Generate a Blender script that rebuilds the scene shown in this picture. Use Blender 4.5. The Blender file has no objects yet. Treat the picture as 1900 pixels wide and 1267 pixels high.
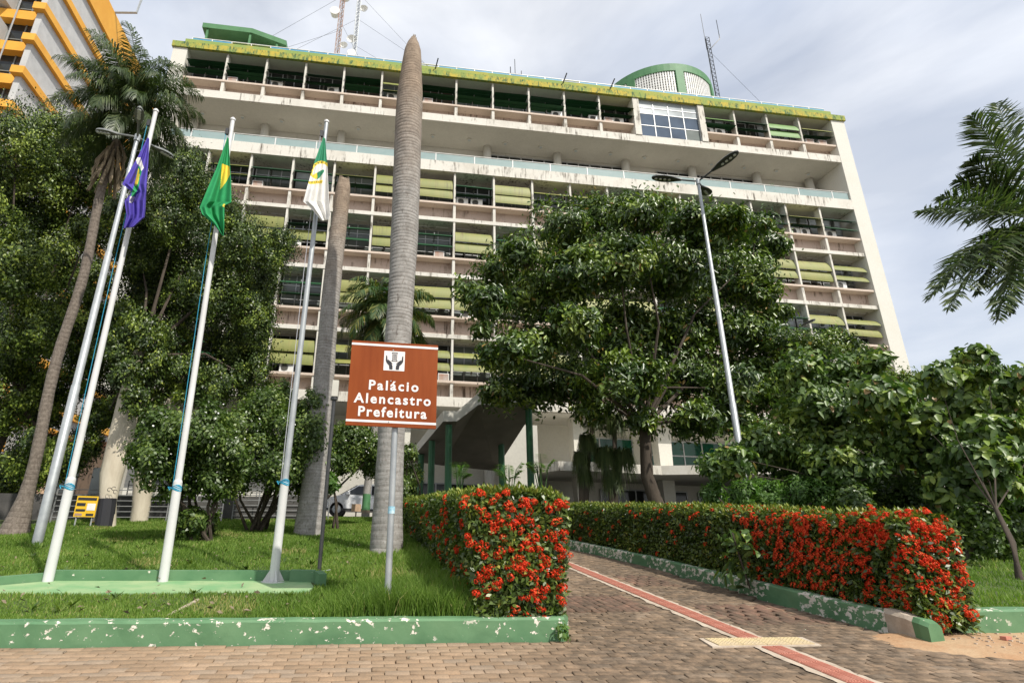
import bpy, math, random
import numpy as np
from mathutils import Vector, Matrix

sc = bpy.context.scene
col = sc.collection
R = math.radians
rnd = random.Random(7)
nr = np.random.default_rng(11)

# ------------------------------------------------------------------ camera
# World: X runs along the town hall's front, Y towards it, Z up; camera over the origin.
FPX, PX, PY = 1053.0, 817.0, 630.0
CAM = np.array([0, 0, 1.44])
def _axes():
    pitch, roll, th = R(19.83), R(1.35), R(6.48)
    fw = np.array([0, math.cos(pitch), math.sin(pitch)]); up = np.array([0, -math.sin(pitch), math.cos(pitch)]); rt = np.array([1., 0, 0])
    r2 = math.cos(roll) * rt + math.sin(roll) * up; u2 = -math.sin(roll) * rt + math.cos(roll) * up
    c, s = math.cos(-th), math.sin(-th)
    M = np.array([[c, -s, 0], [s, c, 0], [0, 0, 1]])
    return M @ fw, M @ r2, M @ u2
FW, RT, UP = _axes()
cd = bpy.data.cameras.new('camera'); cam = bpy.data.objects.new('camera', cd); col.objects.link(cam)
cd.sensor_width = 36; cd.lens = FPX / 1900 * 36; cd.shift_x = (950 - PX) / 1900; cd.shift_y = (PY - 633.5) / 1900
cd.clip_start = 0.05; cd.clip_end = 3000
m = Matrix.Identity(4)
for i in range(3):
    m[i][0] = RT[i]; m[i][1] = UP[i]; m[i][2] = -FW[i]; m[i][3] = CAM[i]
cam.matrix_world = m
sc.camera = cam

# ------------------------------------------------------------------ sky and sun
SUN = Vector((2.36, -4.0, 5.3)).normalized()          # direction towards the sun
world = bpy.data.worlds.new('World'); sc.world = world; world.use_nodes = True
nt = world.node_tree; nt.nodes.clear()
def N(tree, t, **kw):
    n = tree.nodes.new(t)
    for k, v in kw.items(): setattr(n, k, v)
    return n
out = N(nt, 'ShaderNodeOutputWorld'); bg = N(nt, 'ShaderNodeBackground'); bg.inputs[1].default_value = 0.132
sky = N(nt, 'ShaderNodeTexSky', sky_type='NISHITA', sun_disc=False)
sky.sun_elevation = math.asin(SUN.z); sky.sun_rotation = math.atan2(SUN.x, SUN.y); sky.air_density = 1.0; sky.dust_density = 1.5
tc = N(nt, 'ShaderNodeTexCoord'); mp = N(nt, 'ShaderNodeMapping'); mp.inputs['Scale'].default_value = (1.0, 0.8, 2.6); mp.inputs['Rotation'].default_value = (0.2, 0.25, 0.5)
n1 = N(nt, 'ShaderNodeTexNoise'); n1.inputs['Scale'].default_value = 2.1; n1.inputs['Detail'].default_value = 7; n1.inputs['Roughness'].default_value = 0.52; n1.inputs['Distortion'].default_value = 0.35
n2 = N(nt, 'ShaderNodeTexNoise'); n2.inputs['Scale'].default_value = 1.3; n2.inputs['Detail'].default_value = 6
r1 = N(nt, 'ShaderNodeValToRGB'); r1.color_ramp.elements[0].position = 0.36; r1.color_ramp.elements[1].position = 0.66
r1.color_ramp.elements[0].color = (0.52, 0.52, 0.52, 1); r1.color_ramp.elements[1].color = (1, 1, 1, 1)
r2 = N(nt, 'ShaderNodeValToRGB'); r2.color_ramp.elements[0].position = 0.36; r2.color_ramp.elements[1].position = 0.66
r2.color_ramp.elements[0].color = (6.0, 6.5, 7.5, 1); r2.color_ramp.elements[1].color = (9.8, 9.8, 9.8, 1)
mx = N(nt, 'ShaderNodeMixRGB')
L = nt.links.new
L(tc.outputs['Generated'], mp.inputs[0]); L(mp.outputs[0], n1.inputs['Vector']); L(mp.outputs[0], n2.inputs['Vector'])
L(n1.outputs[0], r1.inputs[0]); L(n2.outputs[0], r2.inputs[0])
L(r1.outputs[0], mx.inputs[0]); L(sky.outputs[0], mx.inputs[1]); L(r2.outputs[0], mx.inputs[2])
L(mx.outputs[0], bg.inputs[0]); L(bg.outputs[0], out.inputs[0])
sd = bpy.data.lights.new('sun', 'SUN'); sd.energy = 5.0; sd.angle = R(0.7); sd.color = (1.0, 0.95, 0.86)
so = bpy.data.objects.new('sun', sd); col.objects.link(so); so.rotation_euler = SUN.to_track_quat('Z', 'Y').to_euler(); so.location = (20, -30, 60)
vs = sc.view_settings; vs.view_transform = 'Standard'; vs.look = 'None'; vs.exposure = 0.0; vs.gamma = 1.0; vs.use_curve_mapping = False
sc.cycles.max_bounces = 6; sc.cycles.transparent_max_bounces = 8; sc.cycles.use_denoising = True

# ------------------------------------------------------------------ survey helpers (pixel of the photo -> point in the place)
def ray(x, y): return FW + RT * (x - PX) / FPX - UP * (y - PY) / FPX
def at(x, y, Y): d = ray(x, y); return CAM + d * (Y / d[1])
def atX(x, y, X): d = ray(x, y); return CAM + d * (X / d[0])
def wpp(p): return float((np.asarray(p) - CAM) @ FW) / FPX          # metres per pixel there
def gz(X, Y):                                                          # paving level
    Yc = np.clip(Y, -60, 22); Yf = np.clip(np.asarray(Y) - 22, 0, 14)
    return 0.094 * Yc + 0.05 * Yf + 0.015 * np.clip(X, -40, 40)
def gr(x, y, z0=0.0):
    d = ray(x, y); t = (z0 - CAM[2]) / (d[2] - 0.094 * d[1] - 0.015 * d[0]); return CAM + d * t
LAWN = 0.17

# ------------------------------------------------------------------ materials
def newmat(name):
    m = bpy.data.materials.new(name); m.use_nodes = True
    t = m.node_tree; b = t.nodes['Principled BSDF']
    return m, t, b
def lin(c): return (c[0], c[1], c[2], 1)
def mat(name, c, rough=0.8, c2=None, scale=4.0, detail=5, bump=0.0, bscale=30, metal=0.0, spec=None, stretch=None, lo=0.35, hi=0.65, coat=0.0):
    m, t, b = newmat(name)
    b.inputs['Roughness'].default_value = rough; b.inputs['Metallic'].default_value = metal
    if spec is not None: b.inputs['Specular IOR Level'].default_value = spec
    if coat: b.inputs['Coat Weight'].default_value = coat; b.inputs['Coat Roughness'].default_value = 0.05
    tcn = N(t, 'ShaderNodeTexCoord'); mpn = N(t, 'ShaderNodeMapping')
    if stretch: mpn.inputs['Scale'].default_value = stretch
    t.links.new(tcn.outputs['Object'], mpn.inputs[0])
    if c2 is None:
        b.inputs['Base Color'].default_value = lin(c)
    else:
        n = N(t, 'ShaderNodeTexNoise'); n.inputs['Scale'].default_value = scale; n.inputs['Detail'].default_value = detail; n.inputs['Roughness'].default_value = 0.6
        r = N(t, 'ShaderNodeValToRGB'); r.color_ramp.elements[0].position = lo; r.color_ramp.elements[1].position = hi
        r.color_ramp.elements[0].color = lin(c); r.color_ramp.elements[1].color = lin(c2)
        t.links.new(mpn.outputs[0], n.inputs['Vector']); t.links.new(n.outputs[0], r.inputs[0]); t.links.new(r.outputs[0], b.inputs['Base Color'])
    if bump:
        n = N(t, 'ShaderNodeTexNoise'); n.inputs['Scale'].default_value = bscale; n.inputs['Detail'].default_value = 4
        bp = N(t, 'ShaderNodeBump'); bp.inputs['Strength'].default_value = bump; bp.inputs['Distance'].default_value = 0.02
        t.links.new(mpn.outputs[0], n.inputs['Vector']); t.links.new(n.outputs[0], bp.inputs['Height']); t.links.new(bp.outputs[0], b.inputs['Normal'])
    return m
def noise(t, vec, scale, detail=5, rough=0.6):
    n = N(t, 'ShaderNodeTexNoise'); n.inputs['Scale'].default_value = scale; n.inputs['Detail'].default_value = detail; n.inputs['Roughness'].default_value = rough
    t.links.new(vec, n.inputs['Vector']); return n.outputs[0]
def ramp(t, fac, stops):
    r = N(t, 'ShaderNodeValToRGB'); e = r.color_ramp.elements
    while len(e) < len(stops): e.new(0.5)
    for q, (p, c) in zip(e, stops): q.position = p; q.color = lin(c) if len(c) == 3 else c
    t.links.new(fac, r.inputs[0]); return r.outputs[0]
def mix(t, fac, a, b, mode='MIX'):
    n = N(t, 'ShaderNodeMixRGB', blend_type=mode)
    for s, v in ((0, fac), (1, a), (2, b)):
        if isinstance(v, (int, float)): n.inputs[s].default_value = v
        elif isinstance(v, tuple): n.inputs[s].default_value = lin(v)
        else: t.links.new(v, n.inputs[s])
    return n.outputs[0]
def objvec(t, scale=(1, 1, 1)):
    a = N(t, 'ShaderNodeTexCoord'); b = N(t, 'ShaderNodeMapping'); b.inputs['Scale'].default_value = scale
    oi = N(t, 'ShaderNodeObjectInfo'); ad = N(t, 'ShaderNodeVectorMath', operation='ADD')      # alike pieces weather differently
    t.links.new(a.outputs['Object'], ad.inputs[0]); t.links.new(oi.outputs['Location'], ad.inputs[1])
    t.links.new(ad.outputs[0], b.inputs[0]); return b.outputs[0]
def bumpto(t, b, h, strength=0.4, dist=0.02):
    bp = N(t, 'ShaderNodeBump'); bp.inputs['Strength'].default_value = strength; bp.inputs['Distance'].default_value = dist
    t.links.new(h, bp.inputs['Height']); t.links.new(bp.outputs[0], b.inputs['Normal'])

def weathered(name, base, dirt, streak, amt=(0.50, 0.62), big=0.4, rough=0.85):
    """painted concrete with rain streaks and blotches of its own"""
    m, t, b = newmat(name); b.inputs['Roughness'].default_value = rough
    v = objvec(t); vs_ = objvec(t, (3.2, 3.2, 0.35))
    f1 = noise(t, v, 0.55, 6); f2 = noise(t, vs_, 1.6, 6, 0.7); f3 = noise(t, v, 9, 4)
    c = mix(t, ramp(t, f3, [(0.35, (0, 0, 0)), (0.7, (1, 1, 1))]), base, tuple(x * 0.9 for x in base))
    c = mix(t, ramp(t, f1, [(0.45, (0, 0, 0)), (0.75, (big, big, big))]), c, dirt)
    k = mix(t, 1.0, ramp(t, f2, [(amt[0], (0, 0, 0)), (amt[1], (1, 1, 1))]), ramp(t, noise(t, v, 0.8, 3), [(0.46, (0, 0, 0)), (0.6, (1, 1, 1))]), 'MULTIPLY')
    c = mix(t, k, c, streak)
    t.links.new(c, b.inputs['Base Color']); bumpto(t, b, f3, 0.15, 0.01)
    return m

M = {}
M['white_conc'] = weathered('white_concrete', (0.68, 0.65, 0.58), (0.46, 0.42, 0.35), (0.10, 0.082, 0.06), big=0.7)
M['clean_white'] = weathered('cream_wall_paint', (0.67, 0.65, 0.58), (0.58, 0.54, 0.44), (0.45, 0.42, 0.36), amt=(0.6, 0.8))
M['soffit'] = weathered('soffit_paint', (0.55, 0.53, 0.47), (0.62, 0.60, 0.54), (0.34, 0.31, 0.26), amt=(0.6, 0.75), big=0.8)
M['pink'] = weathered('pink_spandrel_paint', (0.50, 0.39, 0.325), (0.43, 0.34, 0.285), (0.10, 0.065, 0.045), amt=(0.50, 0.62))
M['sill'] = weathered('sill_paint', (0.62, 0.51, 0.42), (0.50, 0.40, 0.32), (0.20, 0.14, 0.10), amt=(0.6, 0.72))
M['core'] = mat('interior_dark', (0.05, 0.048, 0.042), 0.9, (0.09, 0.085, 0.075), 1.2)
M['greenpaint'] = mat('green_paint', (0.055, 0.17, 0.065), 0.6, (0.08, 0.22, 0.09), 1.5)
M['darkgreen'] = mat('dark_green_column_paint', (0.018, 0.10, 0.035), 0.45, (0.025, 0.13, 0.05), 2)
M['frame'] = mat('aluminium_frame', (0.45, 0.46, 0.46), 0.45, (0.36, 0.37, 0.37), 3, metal=0.3)
M['frame_dark'] = mat('painted_frame', (0.16, 0.17, 0.16), 0.5, (0.22, 0.23, 0.22), 3)
M['white_metal'] = mat('white_enamel', (0.78, 0.78, 0.76), 0.45, (0.66, 0.65, 0.61), 3)
M['blue_strip'] = mat('blue_strip', (0.05, 0.24, 0.42), 0.6, (0.10, 0.34, 0.46), 2)
M['grey_metal'] = mat('galvanised_steel', (0.33, 0.35, 0.36), 0.45, (0.42, 0.44, 0.44), 6, metal=0.4)
M['dark_metal'] = mat('dark_steel', (0.03, 0.032, 0.033), 0.45, (0.05, 0.05, 0.05), 6)
M['rust'] = mat('rusty_mast', (0.35, 0.17, 0.10), 0.8, (0.42, 0.36, 0.32), 1.5)
def glassmat(name, c, rough=0.08, c2=None):
    return mat(name, c, rough, c2 or tuple(x * 1.7 for x in c), 0.5, 2, spec=0.35)
M['glass_dark'] = glassmat('window_glass_dark', (0.022, 0.024, 0.022))
M['glass_grey'] = glassmat('window_glass_curtained', (0.11, 0.125, 0.115), 0.15)
M['glass_brown'] = glassmat('window_glass_brown', (0.05, 0.04, 0.03), 0.12)
M['glass_green'] = glassmat('window_glass_green', (0.006, 0.05, 0.03), 0.06)
M['glass_blue'] = glassmat('window_glass_blue', (0.05, 0.07, 0.10), 0.05)
M['glass_pale'] = glassmat('obscured_glass', (0.30, 0.33, 0.34), 0.2)
M['frosted'] = mat('frosted_balcony_glass', (0.25, 0.34, 0.33), 0.18, (0.32, 0.39, 0.38), 0.6, 3, spec=0.6)
def louvermat(name, a, b2, st):
    m, t, b = newmat(name); b.inputs['Roughness'].default_value = 0.55
    oi = N(t, 'ShaderNodeObjectInfo')
    v = objvec(t, (2.0, 1.0, 0.5))
    n_ = noise(t, v, 1.4, 4); c = mix(t, ramp(t, n_, [(0.35, (0, 0, 0)), (0.7, (1, 1, 1))]), a, b2)
    k = ramp(t, noise(t, objvec(t, (6, 1, 0.4)), 1.5, 5), [(0.56, (0, 0, 0)), (0.75, (0.8, 0.8, 0.8))])
    c = mix(t, k, c, st)
    c = mix(t, oi.outputs['Random'], c, mix(t, 1.0, c, (0.82, 0.86, 0.8), 'MULTIPLY'))
    t.links.new(c, b.inputs['Base Color'])
    return m
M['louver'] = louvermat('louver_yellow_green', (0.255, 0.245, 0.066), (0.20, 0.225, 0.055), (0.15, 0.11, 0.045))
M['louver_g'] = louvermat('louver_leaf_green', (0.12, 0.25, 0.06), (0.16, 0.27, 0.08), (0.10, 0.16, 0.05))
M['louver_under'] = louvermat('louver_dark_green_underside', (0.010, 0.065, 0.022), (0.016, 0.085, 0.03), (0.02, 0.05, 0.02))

def fasciamat():
    m, t, b = newmat('mouldy_green_yellow_fascia'); b.inputs['Roughness'].default_value = 0.85
    v = objvec(t); vs_ = objvec(t, (2.5, 2.5, 0.7))
    c = mix(t, ramp(t, noise(t, v, 0.9, 6, 0.7), [(0.42, (0, 0, 0)), (0.58, (1, 1, 1))]), (0.47, 0.37, 0.05), (0.25, 0.31, 0.07))
    c = mix(t, ramp(t, noise(t, vs_, 2.4, 7, 0.75), [(0.50, (0, 0, 0)), (0.60, (1, 1, 1))]), c, mix(t, noise(t, v, 2, 3), (0.035, 0.045, 0.03), (0.05, 0.17, 0.06)))
    t.links.new(c, b.inputs['Base Color']); bumpto(t, b, noise(t, v, 12, 4), 0.2, 0.01)
    return m
def fasciamat2():
    m, t, b = newmat('faded_green_fascia'); b.inputs['Roughness'].default_value = 0.85
    v = objvec(t); vs_ = objvec(t, (2.5, 2.5, 0.7))
    c = mix(t, ramp(t, noise(t, v, 0.7, 6, 0.7), [(0.45, (0, 0, 0)), (0.62, (1, 1, 1))]), (0.23, 0.32, 0.085), (0.38, 0.35, 0.06))
    c = mix(t, ramp(t, noise(t, vs_, 2.0, 7, 0.75), [(0.60, (0, 0, 0)), (0.7, (1, 1, 1))]), c, (0.05, 0.07, 0.03))
    t.links.new(c, b.inputs['Base Color']); return m
M['fascia'] = fasciamat(); M['fascia2'] = fasciamat2()

def curbmat(name, amt=0.60):
    m, t, b = newmat(name); b.inputs['Roughness'].default_value = 0.7
    v = objvec(t)
    g = mix(t, ramp(t, noise(t, v, 1.5, 5), [(0.3, (0, 0, 0)), (0.7, (1, 1, 1))]), (0.068, 0.170, 0.075), (0.135, 0.250, 0.125))
    g = mix(t, ramp(t, noise(t, objvec(t, (1, 1, 2)), 3.0, 5), [(0.5, (0, 0, 0)), (0.8, (0.7, 0.7, 0.7))]), g, (0.05, 0.13, 0.055))
    ed = N(t, 'ShaderNodeAttribute', attribute_name='edge'); em = N(t, 'ShaderNodeMath', operation='MULTIPLY_ADD'); em.inputs[1].default_value = 0.10; t.links.new(ed.outputs['Fac'], em.inputs[0]); t.links.new(noise(t, objvec(t, (1, 1, 1.3)), 11, 6, 0.64), em.inputs[2])
    k = mix(t, 1.0, ramp(t, em.outputs[0], [(amt, (0, 0, 0)), (amt + 0.02, (1, 1, 1))]), ramp(t, noise(t, v, 1.1, 3), [(0.40, (0, 0, 0)), (0.44, (1, 1, 1))]), 'MULTIPLY')
    c = mix(t, k, g, mix(t, noise(t, v, 20, 3), (0.62, 0.55, 0.44), (0.78, 0.74, 0.66)))
    t.links.new(c, b.inputs['Base Color'])
    inv = ramp(t, k, [(0, (1, 1, 1)), (1, (0, 0, 0))]); bumpto(t, b, mix(t, 0.3, inv, noise(t, v, 25, 4)), 0.5, 0.006)
    return m
M['curb'] = curbmat('peeling_green_curb_paint', 0.672); M['curb_old'] = curbmat('worn_green_curb_paint', 0.605)
M['slabgreen'] = mat('green_plinth_paint', (0.16, 0.32, 0.14), 0.8, (0.30, 0.40, 0.20), 2.5, 6, bump=0.2)

def pavermat():
    m, t, b = newmat('concrete_paver'); b.inputs['Roughness'].default_value = 0.9
    a = N(t, 'ShaderNodeAttribute', attribute_name='tint')
    g = N(t, 'ShaderNodeNewGeometry')
    v = g.outputs['Position']
    base = ramp(t, a.outputs['Fac'], [(0.0, (0.32, 0.215, 0.130)), (0.3, (0.40, 0.265, 0.160)), (0.6, (0.44, 0.305, 0.195)), (0.8, (0.36, 0.27, 0.19)), (0.86, (0.30, 0.155, 0.10)), (1.0, (0.24, 0.12, 0.085))])
    c = mix(t, ramp(t, noise(t, v, 60, 4), [(0.3, (0, 0, 0)), (0.75, (0.55, 0.55, 0.55))]), base, (0.16, 0.125, 0.09))
    # soot and moss lying in patches on the path, with a shape of their own
    k = mix(t, 1.0, ramp(t, noise(t, v, 0.9, 6, 0.66), [(0.26, (0.15, 0.15, 0.15)), (0.48, (1, 1, 1))]), ramp(t, noise(t, v, 7, 5, 0.7), [(0.34, (0.35, 0.35, 0.35)), (0.58, (0.92, 0.92, 0.92))]), 'MULTIPLY')
    sp_ = N(t, 'ShaderNodeSeparateXYZ'); t.links.new(v, sp_.inputs[0]); zone = N(t, 'ShaderNodeMapRange', interpolation_type='SMOOTHSTEP'); zone.inputs['From Min'].default_value = 0.6; zone.inputs['From Max'].default_value = 2.2; zone.inputs['To Min'].default_value = 0.28; t.links.new(sp_.outputs[0], zone.inputs['Value'])
    k = mix(t, 1.0, k, zone.outputs[0], 'MULTIPLY')
    c = mix(t, k, c, (0.078, 0.056, 0.036))
    t.links.new(c, b.inputs['Base Color']); bumpto(t, b, noise(t, v, 90, 4), 0.35, 0.006)
    return m
M['paver'] = pavermat()
M['sand'] = mat('joint_sand', (0.085, 0.065, 0.045), 0.95, (0.13, 0.10, 0.07), 8, bump=0.2)
M['dirt'] = mat('orange_dirt', (0.36, 0.20, 0.10), 0.95, (0.42, 0.29, 0.17), 2.5, 7, bump=0.5, bscale=25)
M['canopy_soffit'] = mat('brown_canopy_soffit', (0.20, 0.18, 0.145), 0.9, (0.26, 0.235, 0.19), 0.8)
M['soil'] = mat('dark_soil', (0.06, 0.042, 0.028), 0.95, (0.10, 0.07, 0.045), 6, bump=0.5)
M['ground'] = mat('bare_ground', (0.13, 0.115, 0.095), 0.95, (0.19, 0.17, 0.14), 0.5, bump=0.2)
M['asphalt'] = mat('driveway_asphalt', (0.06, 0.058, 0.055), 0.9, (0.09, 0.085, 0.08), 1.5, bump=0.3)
M['turf'] = mat('turf_soil', (0.045, 0.075, 0.018), 0.95, (0.075, 0.10, 0.025), 3, bump=0.5)
M['mortar'] = mat('pale_mortar', (0.50, 0.42, 0.33), 0.9, (0.36, 0.29, 0.22), 6, bump=0.3)
M['tile_red'] = mat('red_tactile_tile', (0.46, 0.17, 0.115), 0.8, (0.54, 0.25, 0.18), 4, bump=0.2)
M['tile_yellow'] = mat('yellow_alert_tile', (0.53, 0.42, 0.22), 0.8, (0.46, 0.37, 0.24), 4, bump=0.2)

def leafmat(name, stops, rough=0.35, trans=0.25, spec=0.5):
    m, t, b = newmat(name); b.inputs['Roughness'].default_value = rough; b.inputs['Specular IOR Level'].default_value = spec
    a = N(t, 'ShaderNodeAttribute', attribute_name='tint')
    c = ramp(t, a.outputs['Fac'], stops)
    t.links.new(c, b.inputs['Base Color'])
    if trans:
        tr = N(t, 'ShaderNodeBsdfTranslucent'); ms = N(t, 'ShaderNodeMixShader'); ms.inputs[0].default_value = trans
        t.links.new(mix(t, 1.0, c, (1.3, 1.6, 0.7), 'MULTIPLY'), tr.inputs[0])
        t.links.new(b.outputs[0], ms.inputs[1]); t.links.new(tr.outputs[0], ms.inputs[2])
        t.links.new(ms.outputs[0], t.nodes['Material Output'].inputs[0])
    return m
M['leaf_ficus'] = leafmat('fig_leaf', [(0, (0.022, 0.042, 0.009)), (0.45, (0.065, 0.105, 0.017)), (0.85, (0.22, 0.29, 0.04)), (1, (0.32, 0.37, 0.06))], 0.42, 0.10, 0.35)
M['leaf_big'] = leafmat('glossy_tree_leaf', [(0, (0.030, 0.064, 0.014)), (0.5, (0.080, 0.130, 0.024)), (0.9, (0.20, 0.28, 0.035)), (1, (0.32, 0.21, 0.06))], 0.34, 0.15, 0.5)
M['leaf_broad'] = leafmat('broad_soft_leaf', [(0, (0.050, 0.095, 0.024)), (0.5, (0.11, 0.175, 0.045)), (0.9, (0.23, 0.31, 0.05)), (1, (0.34, 0.22, 0.09))], 0.42, 0.2, 0.45)
M['leaf_hedge'] = leafmat('hedge_leaf', [(0, (0.030, 0.055, 0.010)), (0.5, (0.080, 0.125, 0.020)), (0.85, (0.19, 0.24, 0.04)), (1, (0.36, 0.32, 0.06))], 0.36, 0.22)
M['leaf_shrub'] = leafmat('shrub_leaf', [(0, (0.040, 0.075, 0.014)), (0.6, (0.085, 0.14, 0.026)), (1, (0.20, 0.26, 0.05))], 0.4)
M['leaf_fern'] = leafmat('feathery_leaf', [(0, (0.06, 0.14, 0.03)), (1, (0.14, 0.24, 0.05))], 0.45, 0.35)
M['leaf_palm'] = leafmat('palm_leaflet', [(0, (0.030, 0.054, 0.018)), (0.6, (0.060, 0.092, 0.030)), (1, (0.12, 0.15, 0.05))], 0.42, 0.22)
M['leaf_pony'] = leafmat('strap_leaf', [(0, (0.045, 0.075, 0.022)), (0.7, (0.09, 0.125, 0.04)), (1, (0.17, 0.19, 0.07))], 0.5, 0.25)
M['leaf_palm3'] = leafmat('palm_leaflet_yellowing', [(0, (0.03, 0.07, 0.018)), (0.7, (0.06, 0.105, 0.025)), (1, (0.22, 0.20, 0.04))], 0.42, 0.2)
M['grass'] = leafmat('grass_blade', [(0, (0.085, 0.150, 0.024)), (0.5, (0.160, 0.255, 0.042)), (0.95, (0.25, 0.33, 0.08)), (1, (0.40, 0.36, 0.15))], 0.6, 0.4, 0.25)
M['petal'] = leafmat('ixora_petal', [(0, (0.66, 0.030, 0.012)), (0.6, (0.86, 0.085, 0.026)), (1, (0.90, 0.24, 0.08))], 0.6, 0.12, 0.2)
M['petal_white'] = mat('white_petal', (0.75, 0.76, 0.70), 0.6)
M['hedge_core'] = mat('hedge_twigs', (0.014, 0.022, 0.008), 0.95, (0.025, 0.03, 0.012), 12)
def barkmat(name, a, b_, ring=0.0, ringc=(0.1, 0.08, 0.06), scale=6, stretch=(1, 1, 0.3), blot=None, rbump=0.5, zbrown=False, bstr=0.5):
    m, t, b = newmat(name); b.inputs['Roughness'].default_value = 0.92
    v = objvec(t, stretch); c = mix(t, ramp(t, noise(t, v, scale, 6, 0.7), [(0.3, (0, 0, 0)), (0.7, (1, 1, 1))]), a, b_)
    h = noise(t, v, scale * 3, 5)
    if blot:
        c = mix(t, ramp(t, noise(t, objvec(t, (1, 1, 0.5)), 3, 5), [(0.55, (0, 0, 0)), (0.68, (1, 1, 1))]), c, blot)
    if ring:
        vv = N(t, 'ShaderNodeTexCoord'); w = N(t, 'ShaderNodeTexWave', wave_type='BANDS', bands_direction='Z'); w.inputs['Scale'].default_value = ring
        w.inputs['Distortion'].default_value = 3.5 if zbrown else 2.2; w.inputs['Detail'].default_value = 3; w.inputs['Detail Scale'].default_value = 0.8; w.inputs['Detail Roughness'].default_value = 0.6
        t.links.new(vv.outputs['Object'], w.inputs['Vector'])
        k = ramp(t, w.outputs['Fac'], [(0.0, (1, 1, 1)), (0.09, (0, 0, 0))])
        k2 = mix(t, 1.0, k, ramp(t, noise(t, objvec(t, (2, 2, 0.8)), 2.5, 4), [(0.40, (0.05, 0.05, 0.05)), (0.62, (0.9, 0.9, 0.9))]), 'MULTIPLY')
        c = mix(t, k2, c, ringc); h = mix(t, rbump, h, w.outputs['Fac'])
    if zbrown:
        c = mix(t, ramp(t, noise(t, objvec(t, (1, 1, 0.55)), 26, 5, 0.75), [(0.52, (0, 0, 0)), (0.64, (0.7, 0.7, 0.7))]), c, (0.15, 0.12, 0.10))
    if zbrown:      # dead crown end: the bark itself is browner towards the break
        g = N(t, 'ShaderNodeTexCoord'); sp_ = N(t, 'ShaderNodeSeparateXYZ'); t.links.new(g.outputs['Generated'], sp_.inputs[0])
        f_ = N(t, 'ShaderNodeMath', operation='ADD'); t.links.new(sp_.outputs[2], f_.inputs[0]); f2_ = N(t, 'ShaderNodeMath', operation='MULTIPLY'); f2_.inputs[1].default_value = 0.22; t.links.new(noise(t, objvec(t), 1.5, 5), f2_.inputs[0]); t.links.new(f2_.outputs[0], f_.inputs[1])
        c = mix(t, ramp(t, f_.outputs[0], [(0.70, (0, 0, 0)), (1.08, (0.85, 0.85, 0.85))]), c, mix(t, 1.0, c, (0.86, 0.66, 0.48), 'MULTIPLY'))
        c = mix(t, ramp(t, noise(t, objvec(t, (2, 2, 0.9)), 2.6, 6, 0.7), [(0.62, (0, 0, 0)), (0.7, (0.75, 0.75, 0.75))]), c, (0.07, 0.055, 0.045))
    t.links.new(c, b.inputs['Base Color']); bumpto(t, b, h, bstr, 0.03)
    return m
M['royal'] = barkmat('royal_palm_bark', (0.20, 0.188, 0.172), (0.38, 0.362, 0.338), 4.2, (0.16, 0.14, 0.12), 5, (1, 1, 0.8), rbump=0.10, zbrown=True, bstr=0.22)
M['royal_top'] = barkmat('royal_palm_dead_top', (0.20, 0.145, 0.095), (0.34, 0.27, 0.20), 3.0, (0.06, 0.045, 0.03), 7, (1, 1, 0.6), blot=(0.03, 0.025, 0.02))
M['queen'] = barkmat('queen_palm_bark', (0.085, 0.066, 0.05), (0.24, 0.20, 0.165), 2.6, (0.06, 0.045, 0.035), 12, (1.5, 1.5, 1.0), rbump=0.25)
M['bark'] = barkmat('tree_bark', (0.045, 0.033, 0.024), (0.085, 0.066, 0.048))
M['bark_pale'] = barkmat('whitewashed_bark', (0.42, 0.36, 0.27), (0.60, 0.54, 0.43), scale=3)
M['thatch'] = mat('dead_frond_skirt', (0.16, 0.12, 0.075), 0.95, (0.26, 0.21, 0.14), 9, stretch=(4, 4, 0.5), bump=0.6)

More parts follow.
